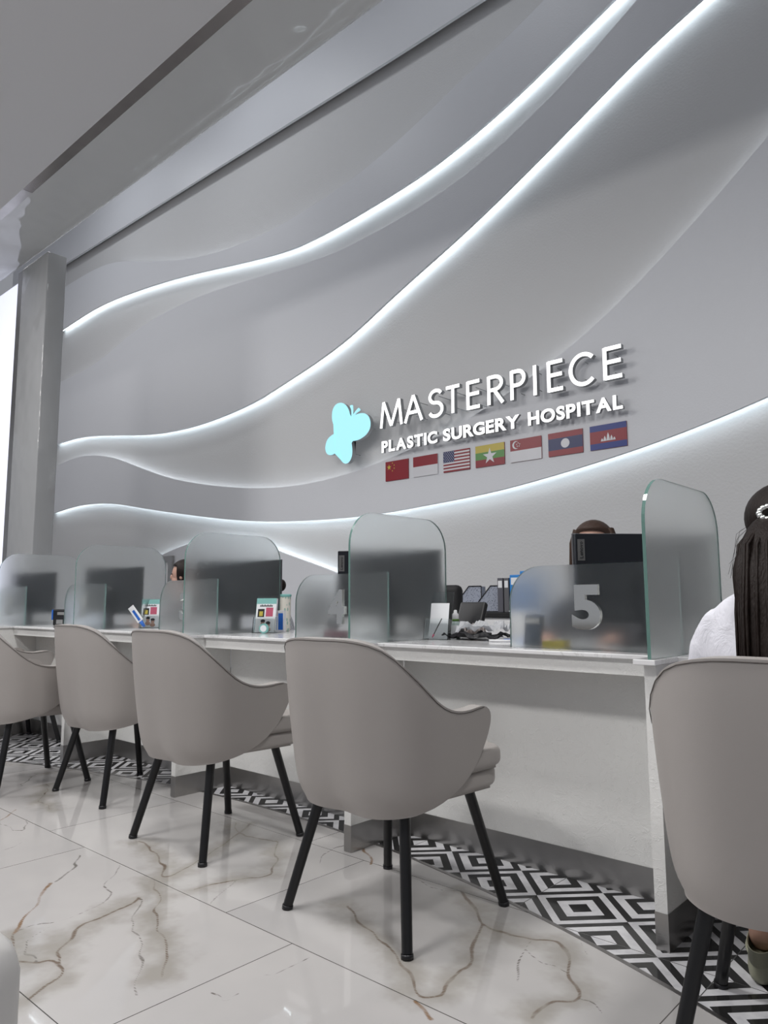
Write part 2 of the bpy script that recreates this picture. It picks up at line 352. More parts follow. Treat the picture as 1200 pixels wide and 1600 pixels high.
VEINS = [
 (1.0, 1, [(-1.664, 1.648), (-1.551, 1.595), (-1.47, 1.586), (-1.367, 1.533), (-1.272, 1.488), (-1.192, 1.429), (-1.151, 1.432), (-1.132, 1.471), (-1.16, 1.562), (-1.17, 1.631), (-1.221, 1.721), (-1.259, 1.804), (-1.295, 1.873)]),
 (1.1, 1, [(-1.468, 1.984), (-1.354, 1.922), (-1.295, 1.873), (-1.219, 1.856), (-1.141, 1.862), (-1.078, 1.892), (-1.017, 1.843), (-0.967, 1.758), (-0.921, 1.706), (-0.896, 1.648), (-0.931, 1.594), (-0.942, 1.546), (-0.936, 1.497)]),
 (0.5, 0, [(-1.141, 1.862), (-1.101, 1.769), (-1.041, 1.643)]),
 (0.35, 0, [(-1.112, 1.803), (-1.029, 1.768), (-0.967, 1.758)]),
 (0.5, 0, [(-0.896, 1.648), (-0.855, 1.644), (-0.816, 1.627)]),
 (1.2, 2, [(-2.518, 1.133), (-2.48, 1.103), (-2.401, 1.046), (-2.295, 0.969), (-2.219, 0.922)]),
 (0.9, 1, [(-2.219, 0.922), (-2.057, 0.874), (-2.011, 0.884), (-1.994, 0.907), (-1.951, 0.914), (-1.902, 0.889), (-1.871, 0.833), (-1.842, 0.781)]),
 (0.9, 1, [(-1.951, 0.914), (-2.019, 0.95), (-2.073, 1.014), (-2.13, 1.093), (-2.144, 1.144), (-2.183, 1.213), (-2.22, 1.298)]),
 (0.6, 0, [(-2.225, 0.933), (-2.24, 0.979), (-2.212, 1.043), (-2.236, 1.135), (-2.272, 1.225), (-2.383, 1.29), (-2.528, 1.399)]),
 (0.8, 1, [(-2.312, 1.404), (-2.105, 1.308), (-1.969, 1.236), (-1.867, 1.177), (-1.708, 1.071)]),
 (0.6, 0, [(-2.22, 1.298), (-2.094, 1.23), (-1.913, 1.137), (-1.663, 0.973)]),
 (0.7, 0, [(-2.523, 1.15), (-2.581, 1.221), (-2.723, 1.352)]),
 (0.6, 0, [(-2.128, 0.936), (-2.014, 0.89)]),
 (0.5, 0, [(-2.128, 0.936), (-2.152, 0.976), (-2.178, 1.012)]),
 (0.9, 1, [(-2.72, 1.588), (-2.602, 1.571), (-2.474, 1.508), (-2.326, 1.446), (-2.321, 1.507), (-2.375, 1.64), (-2.484, 1.869), (-2.553, 2.011)]),
 (0.8, 1, [(-2.605, 1.965), (-2.49, 1.885), (-2.325, 1.904), (-2.267, 1.916), (-2.115, 1.747), (-2.054, 1.671), (-2.104, 1.573), (-2.139, 1.453)]),
 (0.5, 0, [(-2.104, 1.573), (-1.995, 1.412)]),
 (0.9, 2, [(-3.273, 1.229), (-3.477, 1.387), (-3.533, 1.43)]),
 (0.6, 0, [(-3.402, 1.301), (-3.179, 1.312), (-3.32, 1.423)]),
 (0.5, 0, [(-2.981, 1.124), (-2.991, 1.218), (-3.032, 1.282)]),
 (0.6, 1, [(-4.325, 2.061), (-4.218, 1.934), (-3.706, 1.646), (-3.426, 1.551)]),
 (0.5, 0, [(-4.27, 1.785), (-4.023, 1.621), (-3.918, 1.461)]),
 (0.5, 0, [(-1.581, 1.119), (-1.519, 1.108), (-1.521, 1.16)]),
 (0.3, 0, [(-1.553, 1.259), (-1.524, 1.316), (-1.512, 1.377)]),
 (1.0, 2, [(-1.991, 2.109), (-1.918, 2.043), (-1.868, 1.999)]),
 (1.1, 2, [(-1.169, 1.394), (-1.139, 1.374), (-1.089, 1.344)]),
 (0.5, 0, [(-2.021, 1.89), (-2.061, 1.991), (-2.093, 2.16)]),
 (0.5, 0, [(-1.633, 1.989), (-1.529, 1.958), (-1.468, 1.984)]),
 (0.4, 0, [(-1.118, 1.99), (-1.051, 1.957), (-0.977, 1.884)]),
]
co = np.zeros(len(fl_.data.vertices) * 3); fl_.data.vertices.foreach_get('co', co); co = co.reshape(-1, 3)[:, :2]
dn = np.full(len(co), 0.3); dw = np.full(len(co), 0.3); br = np.zeros(len(co))
wx = np.zeros_like(co); rs = np.random.RandomState(4)
for f_, a_ in ((7, .012), (17, .006), (41, .0035), (90, .0016)):
    for k_ in range(3):
        th_, p1, p2 = rs.uniform(0, 6.28, 3); ph_ = co @ np.array([math.cos(th_), math.sin(th_)]) * f_
        wx += a_ * np.stack([np.sin(ph_ + p1), np.sin(ph_ * 1.13 + p2)], 1)
cw = co + wx
def smooth_line(P, n=5):
    out = []
    for i in range(len(P) - 1):
        p0, p1, p2, p3 = (np.array(P[max(0, i - 1)]), np.array(P[i]), np.array(P[i + 1]), np.array(P[min(len(P) - 1, i + 2)]))
        for j in range(n):
            t = j / n; out.append(0.5 * (2 * p1 + (p2 - p0) * t + (2 * p0 - 5 * p1 + 4 * p2 - p3) * t * t + (3 * p1 - p0 - 3 * p2 + p3) * t ** 3))
    return out + [np.array(P[-1])]
for w_, k_, pl_ in VEINS:
    pl_ = smooth_line(pl_)
    for (ax_, ay_), (bx_, by_) in zip(pl_[:-1], pl_[1:]):
        ab = np.array([bx_ - ax_, by_ - ay_]); tt = np.clip(((cw - [ax_, ay_]) @ ab) / (ab @ ab), 0, 1)
        dd = np.hypot(*(cw - [ax_, ay_] - tt[:, None] * ab).T)
        q = dd / w_ ; upd = q < dn; dn = np.where(upd, q, dn); br = np.where(upd, 1.0 if k_ == 2 else (0.35 if k_ == 1 else 0.0), br)
        if k_ == 1: dw = np.minimum(dw, dd)
ing = ((co[:, 0] >= GX0 - 1e-4) & (co[:, 0] <= GX1 + 1e-4) & (co[:, 1] >= GY0 - 1e-4) & (co[:, 1] < 2.25)).astype(float)
ca = fl_.data.color_attributes.new('vein', 'FLOAT_COLOR', 'POINT')
ca.data.foreach_set('color', np.stack([dn, dw, br, ing], 1).ravel())
bm = bmesh.new()
for a, b in zip(xs[:-1], xs[1:]): quad(bm, (a, arc(a), 0), (b, arc(b), 0), (b, YB, 0), (a, YB, 0))
bmesh.ops.remove_doubles(bm, verts=bm.verts, dist=1e-4)
struct(obj('floor', bm, M_pattern))
bm = bmesh.new()
for a, b in zip(xs[12:-1], xs[13:]):
    quad(bm, (a, arc(a) - 0.007, 0.0015), (b, arc(b) - 0.007, 0.0015), (b, arc(b) + 0.007, 0.0015), (a, arc(a) + 0.007, 0.0015))
bmesh.ops.remove_doubles(bm, verts=bm.verts, dist=1e-4)
bmesh.ops.solidify(bm, geom=bm.faces[:], thickness=0.0015)
struct(obj('trim_1', bm, M_strip))

# ------------------------------------------------------------------ ceiling, soffit, column
struct(obj('ceiling', mbox(-16, 5, -4, 2.43, 4.57, 4.75), M_ceil))
st = struct(obj('trim_2', mbox(-6.56, 5, 2.43, 2.535, 4.60, 4.66), M_steel_dark))
struct(obj('trim_3', mbox(-16, -6.565, 2.43, 2.535, 4.60, 4.66), M_steel))
bm = bmesh.new()
prof = [(2.535, 4.60), (2.94, 4.60)]
prof += [(2.94 + 0.05 * i, 4.60 + 0.0035 * i * i * 0.6) for i in range(1, 3)]
prof += [(3.04 + 0.09 * math.sin(t), 4.604 + 0.09 * (1 - math.cos(t))) for t in [k * PI / 16 for k in range(1, 9)]] + [(3.13, 5.9), (2.535, 5.9)]
prism(bm, [(-16, y, z) for y, z in prof], (21, 0, 0))
struct(obj('ceiling', bm, M_soffit, smooth=True, angle=40))
struct(obj('ceiling', mbox(-16, 5, 2.4, 6.3, 9.2, 9.3), M_ceil))
# column
col = thing('column', 'tall glossy pale grey column at the left, below the ceiling edge', 'column', (-7.9, 3.2, 0))
obj('shaft', mbox(-0.315, 0.327, -0.085, 0.12, 0, 4.60, bev=0.012, seg=3), M_column, col, smooth=True, angle=40)
obj('metal_edge', mbox(-0.46, -0.3155, -0.07, 0.05, 0, 4.60), M_steel, col)
lb = thing('light_panel', 'tall glowing bluish white light panel left of the glossy column', 'light panel', (-8.95, 3.25, 0))
obj('frame', mbox(-0.62, 0.585, -0.02, 0.06, 0, 4.60), M_steel, lb)
obj('diffuser', mbox(-0.6, 0.57, -0.035, -0.0201, 0.05, 4.58), M_lightbox, lb)

# ------------------------------------------------------------------ feature wall
L2=[(-13.347, 7.335), (-9.224, 7.242), (-5.283, 7.14), (-3.974, 7.129)]
A0=[(-13.298, 6.863), (-12.461, 6.852), (-11.639, 6.767), (-10.871, 6.541), (-10.261, 6.331), (-9.165, 6.025), (-8.207, 5.861), (-7.358, 5.807), (-6.598, 5.835), (-5.913, 5.902), (-5.29, 6.018), (-4.63, 6.216), (-4.031, 6.417), (-3.561, 6.552), (-3.194, 6.698)]
A=[(-13.318, 6.041), (-12.154, 6.091), (-11.041, 6.025), (-10.046, 5.912), (-9.154, 5.78), (-7.976, 5.569), (-6.836, 5.397), (-6.02, 5.404), (-5.293, 5.465), (-4.684, 5.531), (-4.047, 5.688), (-3.507, 5.861), (-3.012, 6.071), (-2.506, 6.285)]
A1=[(-13.34, 5.01), (-12.436, 5.021), (-11.638, 5.128), (-10.986, 5.281), (-10.258, 5.36), (-9.476, 5.383), (-8.806, 5.359), (-7.895, 5.276), (-7.083, 5.184), (-6.355, 5.093), (-5.804, 5.095), (-5.295, 5.119), (-4.645, 5.184), (-3.976, 5.327), (-3.445, 5.534), (-3.024, 5.724), (-2.631, 5.945), (-2.292, 6.157)]
B=[(-13.318, 3.832), (-12.538, 3.819), (-11.388, 3.674), (-10.482, 3.533), (-9.72, 3.453), (-8.817, 3.431), (-8.009, 3.482), (-7.397, 3.559), (-7.054, 3.651), (-6.595, 3.751), (-6.154, 3.867), (-5.75, 4.001), (-5.3, 4.221), (-4.699, 4.464), (-3.99, 4.759), (-3.461, 5.022), (-3.043, 5.23), (-2.59, 5.472), (-2.172, 5.691), (-1.788, 5.825), (-1.581, 5.912)]
B1=[(-13.3, 3.424), (-12.723, 3.477), (-12.077, 3.434), (-11.379, 3.306), (-10.706, 3.091), (-9.68, 2.765), (-8.921, 2.594), (-7.974, 2.428), (-7.028, 2.327), (-6.363, 2.325), (-5.871, 2.358), (-5.376, 2.427), (-4.953, 2.503), (-4.615, 2.589), (-4.304, 2.665), (-3.917, 2.798), (-3.696, 2.889), (-3.477, 2.975), (-3.12, 3.138), (-2.747, 3.34), (-2.245, 3.694), (-1.836, 4.017), (-1.507, 4.289), (-1.338, 4.426), (-1.06, 4.684), (-0.752, 4.979)]
Cc=[(-13.335, 2.555), (-12.635, 2.598), (-11.999, 2.585), (-11.21, 2.512), (-10.48, 2.384), (-9.65, 2.244), (-8.899, 2.126), (-7.96, 1.99), (-7.13, 1.91), (-6.492, 1.877), (-6.004, 1.862), (-5.379, 1.862), (-4.626, 1.905), (-4.08, 1.936), (-3.535, 1.995), (-3.035, 2.07), (-2.451, 2.169), (-1.93, 2.288), (-1.462, 2.414), (-1.037, 2.555)]
C1=[(-11.091, 1.287), (-10.417, 1.467), (-9.787, 1.597), (-9.582, 1.653), (-9.12, 1.731), (-8.651, 1.777), (-8.064, 1.767), (-7.519, 1.677), (-7.086, 1.541), (-6.657, 1.42), (-6.32, 1.325), (-5.899, 1.202), (-5.411, 1.018), (-4.962, 0.848)]
def smooth_curve(c, sg_=0.28):
    g = np.arange(-16.5, 5.6, 0.1); z = np.array([interp(c, float(x)) for x in g])
    k = np.exp(-0.5 * (np.arange(-12, 13) * 0.1 / sg_) ** 2); k /= k.sum()
    zs = np.convolve(np.pad(z, 12, mode='reflect', reflect_type='odd'), k, mode='valid')
    return [(float(a), float(b)) for a, b in zip(g, zs)]
A, A1, B, B1, Cc, C1, A0 = (smooth_curve(c) for c in (A, A1, B, B1, Cc, C1, A0))
ZT = 9.2
FY = 5.88
wall = struct(obj('wall_back', mbox(-16, 5, 6.0, 6.12, 0, ZT), M_recess))
def panel(top, bot, x0=-16.0, x1=5.0, step=0.08):
    bm = bmesh.new(); n = int(round((x1 - x0) / step)); P = []
    for i in range(n + 1):
        x = x0 + (x1 - x0) * i / n
        t = top(x) if callable(top) else top; b = bot(x) if callable(bot) else bot
        t, b = min(t, ZT), min(max(b, 0), ZT)
        if t - b < 0.01: continue
        P.append((x, t, b))
    prism(bm, [(x, FY, b) for x, t, b in P] + [(x, FY, t) for x, t, b in P[::-1]], (0, 0.035, 0))
    bmesh.ops.triangulate(bm, faces=[f for f in bm.faces if len(f.verts) > 4])
    return bm
def cv(c): return lambda x: interp(c, x)
pn = []
pn.append(obj('wave_panel', panel(ZT, cv(L2)), M_wall, wall))
pn.append(obj('wave_panel', panel(cv(A0), cv(A)), M_wall, wall))
pn.append(obj('wave_panel', panel(cv(A1), cv(B)), M_wall, wall))
pn.append(obj('wave_panel', panel(cv(B1), cv(Cc)), M_wall, wall))
pn.append(obj('wave_panel', panel(cv(C1), 0, x1=-4.0), M_wall, wall))
def led(c, dz, x0, x1, r=0.012, m=M_led, y=5.945):
    bm = bmesh.new(); n = int((x1 - x0) / 0.15)
    tube(bm, [(x0 + (x1 - x0) * i / n, y, interp(c, x0 + (x1 - x0) * i / n) + dz) for i in range(n + 1)], r, 6)
    return obj('led_strip', bm, m, wall)
led(A, 0.035, -13.6, 0.5); led(B, 0.035, -13.6, 1.0); led(Cc, 0.035, -13.6, 3.5)
led(B1, -0.05, -13.6, 1.0, m=M_led2); led(C1, -0.05, -10.9, -5.0, m=M_led)
led(A1, -0.05, -13.6, 0.5, r=0.008, m=M_led2); led(A0, -0.05, -11.5, 0.5, r=0.005, m=M_led2)
# door in the back wall
d = thing('door_1', 'x', 'door', (-10.6, 5.88, 0)); del d['label']; del d['category']; struct(d)
bm = bmesh.new()
box(bm, -1.8, 1.2, -0.04, -0.001, 1.50, 1.585); box(bm, 1.10, 1.2, -0.04, -0.001, 0, 1.4995)
obj('door_frame', bm, M_steel, d)
obj('door_leaf', mbox(-1.8, 1.0995, -0.02, -0.001, 0.0, 1.4995), M_white, d)

# ------------------------------------------------------------------ sign letters
def text_mesh(ch, bold=0.0):
    cu = bpy.data.curves.new('t', 'FONT'); cu.body = ch; cu.size = 1.0; cu.offset = bold; cu.extrude = 0.0; cu.resolution_u = 6
    o = bpy.data.objects.new('t', cu); COL.objects.link(o)
    bpy.context.view_layer.update()
    me = bpy.data.meshes.new_from_object(o.evaluated_get(bpy.context.evaluated_depsgraph_get()))
    bpy.data.objects.remove(o); bpy.data.curves.remove(cu)
    return me
def glyph(bm, ch, x0, x1, z0, z1, y, dy, bold=0.0, mi=0, side=1, M=None):
    """flat char scaled to a box in the XZ plane, front at y, extruded by dy"""
    me = text_mesh(ch, bold); b2 = bmesh.new(); b2.from_mesh(me); bpy.data.meshes.remove(me)
    bmesh.ops.remove_doubles(b2, verts=b2.verts, dist=1e-5)
    mx0 = min(v.co.x for v in b2.verts); mx1 = max(v.co.x for v in b2.verts); my0 = min(v.co.y for v in b2.verts); my1 = max(v.co.y for v in b2.verts)
    for v in b2.verts:
        X = x0 + (v.co.x - mx0) / (mx1 - mx0) * (x1 - x0); Z = z0 + (v.co.y - my0) / (my1 - my0) * (z1 - z0)
        v.co = Vector((X, y, Z))
    front = b2.faces[:]
    for f in front: f.material_index = mi
    r = bmesh.ops.extrude_face_region(b2, geom=front)
    nv = [g for g in r['geom'] if isinstance(g, bmesh.types.BMVert)]; nf = {g for g in r['geom'] if isinstance(g, bmesh.types.BMFace)}
    for v in nv: v.co.y += dy
    fs = set(front)
    for f in b2.faces: f.material_index = mi if f in fs else side; f.smooth = False
    if M is not None: bmesh.ops.transform(b2, matrix=M, verts=b2.verts)
    tmp = bpy.data.meshes.new('t'); b2.to_mesh(tmp); b2.free(); bm.from_mesh(tmp); bpy.data.meshes.remove(tmp)
def arcpts(cx, cz, rx, rz, a0, a1, n=18):
    return [(cx + rx * math.cos(math.radians(a0 + (a1 - a0) * i / n)), cz + rz * math.sin(math.radians(a0 + (a1 - a0) * i / n))) for i in range(n + 1)]
def strokes(bm, SS, x0, x1, z0, z1, w, y, dy):
    """SS: polylines in a unit box; drawn as bands of width w, extruded"""
    for pl in SS:
        P = [Vector((x0 + a * (x1 - x0), z0 + b * (z1 - z0))) for a, b in pl]
        L, R_ = [], []
        for i, p in enumerate(P):
            t1 = (P[i] - P[i - 1]).normalized() if i > 0 else (P[1] - P[0]).normalized()
            t2 = (P[i + 1] - P[i]).normalized() if i < len(P) - 1 else t1
            t = (t1 + t2).normalized(); nn = Vector((-t.y, t.x)); k = 1 / max(0.35, nn.dot(Vector((-t1.y, t1.x))))
            L.append(p + nn * w / 2 * k); R_.append(p - nn * w / 2 * k)
        for i in range(len(P) - 1):
            q = [L[i], L[i + 1], R_[i + 1], R_[i]]
            a = [bm.verts.new((v.x, y, v.y)) for v in q]; b = [bm.verts.new((v.x, y + dy, v.y)) for v in q]
            f = bm.faces.new(a); f.material_index = 0; f = bm.faces.new(b[::-1]); f.material_index = 1
            for s_, e_ in ((0, 1), (2, 3)) + (((3, 0),) if i == 0 else ()) + (((1, 2),) if i == len(P) - 2 else ()):
                f = bm.faces.new((a[s_], b[s_], b[e_], a[e_])); f.material_index = 1
e = 0.07
GL = {
 'M': [[(0.02, 0), (0.14, 1)], [(0.14, 1), (0.5, 0.03)], [(0.5, 0.03), (0.86, 1)], [(0.86, 1), (0.98, 0)]],
 'A': [[(0.02, 0), (0.5, 1)], [(0.5, 1), (0.98, 0)], [(0.2, 0.36), (0.8, 0.36)]],
 'T': [[(0, 1 - e * .7), (1, 1 - e * .7)], [(0.5, 0), (0.5, 1)]],
 'E': [[(0.12, 0), (0.12, 1)], [(0.1, e * .7), (1, e * .7)], [(0.1, 0.53), (0.96, 0.53)], [(0.1, 1 - e * .7), (1, 1 - e * .7)]],
 'I': [[(0.5, 0), (0.5, 1)]],
 'P': [[(0.1, 0), (0.1, 1)], [(0.1, 1 - e * .7), (0.5, 1 - e * .7)] + arcpts(0.5, 0.715, 0.42, 0.235, 88, -88) + [(0.1, 0.48)]],
 'R': [[(0.1, 0), (0.1, 1)], [(0.1, 1 - e * .7), (0.45, 1 - e * .7)] + arcpts(0.45, 0.725, 0.42, 0.225, 88, -88) + [(0.1, 0.5)], [(0.42, 0.5), (0.93, 0.0)]],
 'C': [arcpts(0.56, 0.5, 0.53, 0.46, 44, 316, 36)],
 'S': [arcpts(0.5, 0.735, 0.42, 0.22, 28, 180, 14) + arcpts(0.5, 0.735, 0.42, 0.22, 180, 255, 8)[1:] + arcpts(0.48, 0.275, 0.46, 0.24, 75, -90, 16) + arcpts(0.48, 0.275, 0.46, 0.24, -90, -155, 8)[1:]],
}
sg = thing('wall_sign', 'glowing white word MASTERPIECE in thin standing letters on the wave wall', 'sign', (-3.9, 5.76, 2.77))
LX = [('M', -5.247, -4.945), ('A', -4.906, -4.671), ('S', -4.582, -4.402), ('T', -4.361, -4.195), ('E', -4.114, -3.956), ('R', -3.869, -3.682), ('P', -3.61, -3.45), ('I', -3.382, -3.316), ('E', -3.227, -3.069), ('C', -2.999, -2.771), ('E', -2.693, -2.524)]
for i, (ch, a, b) in enumerate(LX):
    bm = bmesh.new(); z0, z1 = 2.768, 3.048
    if ch in 'SC': z0 -= 0.004; z1 += 0.004
    strokes(bm, GL[ch], a + 3.9, b + 3.9, z0 - 2.77, z1 - 2.77, 0.036, 0, 0.05)
    for zz in (0.06, 0.22): tube(bm, [((a + b) / 2 + 3.9, 0.05, zz), ((a + b) / 2 + 3.9, 0.236 if True else 0, zz)], 0.004, 6, mi=1)
    obj('letter', bm, [M_sign, M_signside], sg)
sg = thing('wall_sign', 'glowing white words PLASTIC SURGERY HOSPITAL in small bold letters above the flags', 'sign', (-3.9, 5.77, 2.5))
for wd, a, b in (('PLASTIC', -5.245, -4.487), ('SURGERY', -4.412, -3.529), ('HOSPITAL', -3.438, -2.535)):
    ws = []
    for c in wd:
        me = text_mesh(c, 0.035); X = [v.co.x for v in me.vertices]; ws.append(max(X) - min(X)); bpy.data.meshes.remove(me)
    gap = 0.014; k = (b - a - gap * (len(wd) - 1) + 0.020 * wd.count('R')) / sum(ws); x = a
    for c, wl in zip(wd, ws):
        wl *= k; bm = bmesh.new()
        glyph(bm, c, x + 3.9, x + wl + 3.9, 0.0, 0.125, 0, 0.035, bold=0.035)
        tube(bm, [(x + wl / 2 + 3.9, 0.035, 0.06), (x + wl / 2 + 3.9, 0.226, 0.06)], 0.003, 6, mi=1)
        obj('letter', bm, [M_sign, M_signside], sg); x += wl + gap - (0.020 if c == 'R' else 0.0)
BF = [(-5.702, 2.962), (-5.734, 3.063), (-5.79, 3.134), (-5.866, 3.169), (-5.942, 3.162), (-5.994, 3.11), (-6.006, 3.015), (-5.98, 2.928), (-5.931, 2.831), (-6.018, 2.81), (-6.086, 2.765), (-6.115, 2.68), (-6.085, 2.607), (-6.007, 2.582), (-5.93, 2.606), (-5.883, 2.637), (-5.877, 2.571), (-5.854, 2.501), (-5.797, 2.456), (-5.732, 2.461), (-5.686, 2.518), (-5.677, 2.597), (-5.69, 2.695), (-5.577, 2.695), (-5.47, 2.731), (-5.408, 2.793), (-5.399, 2.871), (-5.434, 2.942), (-5.505, 2.984), (-5.595, 2.991), (-5.659, 2.975)]
sharp = {0, 8, 15, 22}
def crom(P, sharp, n=5):
    out = []; N = len(P)
    for i in range(N):
        p0, p1, p2, p3 = P[i - 1], P[i], P[(i + 1) % N], P[(i + 2) % N]
        m1 = [(p2[k] - p0[k]) / 2 for k in (0, 1)] if i not in sharp else [(p2[k] - p1[k]) for k in (0, 1)]
        m2 = [(p3[k] - p1[k]) / 2 for k in (0, 1)] if (i + 1) % N not in sharp else [(p2[k] - p1[k]) for k in (0, 1)]
        for j in range(n):
            t = j / n; t2, t3 = t * t, t ** 3
            out.append(tuple((2 * t3 - 3 * t2 + 1) * p1[k] + (t3 - 2 * t2 + t) * m1[k] + (-2 * t3 + 3 * t2) * p2[k] + (t3 - t2) * m2[k] for k in (0, 1)))
    return out
bf = thing('butterfly_sign', 'glowing pale cyan butterfly emblem left of the white sign letters', 'sign', (-5.75, 5.76, 2.8))
bm = bmesh.new(); prism(bm, [(x + 5.75, 0, z - 2.8) for x, z in crom(BF, sharp)], (0, 0.05, 0), 0, 1)
for f in bm.faces:
    if all(v.co.y > 0.04 for v in f.verts): f.material_index = 1
bmesh.ops.triangulate(bm, faces=[f for f in bm.faces if len(f.verts) > 4])
for px_, pz_ in ((-5.85, 2.95), (-5.55, 2.85), (-5.78, 2.58)): tube(bm, [(px_ + 5.75, 0.05, pz_ - 2.8), (px_ + 5.75, 0.236, pz_ - 2.8)], 0.004, 6, mi=1)
obj('wings', bm, [M_cyan, M_signside], bf)
for P in ([(-5.698, 2.950), (-5.688, 3.014), (-5.690, 3.06), (-5.703, 3.106)], [(-5.690, 2.955), (-5.665, 2.99), (-5.632, 3.018), (-5.580, 3.044)]):
    bm = bmesh.new(); tube(bm, [(x + 5.75, 0.012, z - 2.8) for x, z in P], [0.008, 0.011, 0.013, 0.019], 10)
    obj('antenna', bm, M_cyan, bf, smooth=True)

# ------------------------------------------------------------------ flags
def star(bm, cx, cz, r, y, mi, rot=0.0, n=5, inner=0.382):
    P = []
    for k in range(2 * n):
        a = PI / 2 + rot + k * PI / n; q = r if k % 2 == 0 else r * inner
        P.append((cx + q * math.cos(a), y, cz + q * math.sin(a)))
    f = bm.faces.new([bm.verts.new(p) for p in P]); f.material_index = mi
def disc(bm, cx, cz, r, y, mi, n=28):
    f = bm.faces.new([bm.verts.new((cx + r * math.cos(2 * PI * k / n), y, cz + r * math.sin(2 * PI * k / n))) for k in range(n)]); f.material_index = mi
def rect(bm, x0, x1, z0, z1, y, mi):
    f = bm.faces.new([bm.verts.new(p) for p in ((x0, y, z0), (x1, y, z0), (x1, y, z1), (x0, y, z1))]); f.material_index = mi
FM = [M_red, M_fw, M_navy, M_yel, M_grn, M_blue, M_blk]
FX = [(-5.278, -4.955), (-4.888, -4.563), (-4.489, -4.164), (-4.094, -3.762), (-3.696, -3.365), (-3.294, -2.956), (-2.887, -2.554)]
FL = ['red flag with small yellow stars, first in the row below the sign', 'plain red over white flag in the row below the sign',
      'red and white striped flag with starry blue corner in the wall row', 'yellow green red flag with a big white star in the wall row',
      'red over white flag with white crescent and stars in the wall row', 'red and blue flag with a plain white disc in the wall row',
      'blue and red flag with white temple, last in the row below the sign']
for i, (a, b) in enumerate(FX):
    w, h = b - a, 0.212; bm = bmesh.new()
    y1, y2, y3 = -0.0002, -0.0006, -0.0010
    def band(zs, ms):
        for z0, z1, q in zip(zs[:-1], zs[1:], ms): rect(bm, 0, w, z0 * h, z1 * h, y1, q)
    base = 0
    if i == 0:
        band([0, 1], [0]); star(bm, 0.052, h * .70, 0.034, y2, 3)
        for sx, sz in ((.10, .90), (.125, .78), (.125, .62), (.10, .50)): star(bm, sx, h * sz, 0.011, y2, 3, rot=.4)
    elif i == 1: band([0, .5, 1], [1, 0]); base = 1
    elif i == 2:
        band([k / 13 for k in range(14)], [0 if k % 2 == 0 else 1 for k in range(13)])
        rect(bm, 0, w * .42, h * 6 / 13, h, y2, 2)
        for r_ in range(7):
            for c_ in range(6 - r_ % 2): star(bm, (c_ + .5 + .5 * (r_ % 2)) * w * .42 / 6, h * 6 / 13 + (r_ + .6) * h * 7 / 13 / 7.3, 0.0062, y3, 1)
    elif i == 3: band([0, 1 / 3, 2 / 3, 1], [0, 4, 3]); star(bm, w * .5, h * .46, 0.082, y2, 1)
    elif i == 4:
        band([0, .5, 1], [1, 0]); disc(bm, 0.062, h * .76, 0.038, y2, 1); disc(bm, 0.074, h * .76, 0.032, y3, 0)
        for k in range(5): star(bm, 0.088 + 0.017 * math.sin(2 * PI * k / 5), h * .76 + 0.017 * math.cos(2 * PI * k / 5), 0.0085, y3 - .0004, 1)
    elif i == 5: band([0, .25, .75, 1], [0, 2, 0]); disc(bm, w * .5, h * .5, 0.042, y2, 1)
    else:
        band([0, .25, .75, 1], [5, 0, 5])
        for tx, tw, th in ((-.055, .012, .026), (-.03, .014, .045), (0, .016, .072), (.03, .014, .045), (.055, .012, .026)):
            f = bm.faces.new([bm.verts.new(p) for p in ((w / 2 + tx - tw, y2, h * .32), (w / 2 + tx + tw, y2, h * .32), (w / 2 + tx + tw * .6, y2, h * .32 + th * .6), (w / 2 + tx, y2, h * .32 + th), (w / 2 + tx - tw * .6, y2, h * .32 + th * .6))]); f.material_index = 1
    box(bm, 0, w, 0, 0.010, 0, h, mi=base)
    o = obj('flag_plate', bm, FM); o.location = (a, 5.869, 2.205)
    tag(o, FL[i], 'flag', 'flag plates on the wave wall')

# ------------------------------------------------------------------ counter
PW = 1.17
wings = [-0.843 + PW * j for j in range(-5, 2)]
worktop = obj('worktop', mbox(wings[0] - 0.5, wings[-1] + 0.5, 2.155, 2.85, 0.74, 0.755, bev=0.003), M_top)
tag(worktop, 'long white stone worktop running along all the reception stations', 'worktop')
nm = {-5: 'leftmost', }
lab_w = ['beyond the far left chair', 'behind the far left chair', 'behind the second chair from left', 'left of the third chair', 'beside the main front chair', 'at right below the tall glass screen', 'right of the seated customer']
for j, x in enumerate(wings):
    t = thing('counter_wing', 'narrow white textured counter end panel, ' + lab_w[j], 'counter', (x, 2.02, 0), group='counter wing panels')
    obj('end_panel', mbox(-0.017, 0.017, 0, 0.305, 0.0951, 0.7399), M_stone, t)
    obj('kick_plate', mbox(-0.018, 0.018, -0.001, 0.305, 0, 0.095), M_steel, t)
    obj('cap', mbox(-0.034, 0.028, -0.033, 0.1345, 0.74, 0.755, bev=0.002), M_top, t)
    if j < len(wings) - 1 or True:
        x1 = PW - 0.0175 if j < len(wings) - 1 else 0.5
        u = thing('counter_unit', 'white counter front, joined to the end panel ' + lab_w[j], 'counter', (x, 2.327, 0), group='counter fronts')
        obj('front_panel', mbox(0.0175, x1, 0, 0.02, 0.0951, 0.7399), M_stone, u)
        obj('kick_plate', mbox(0.0175, x1, -0.002, 0.02, 0, 0.095), M_steel, u)
        obj('apron', mbox(0.0175, x1, -0.157, -0.137, 0.692, 0.7399), M_stone, u)

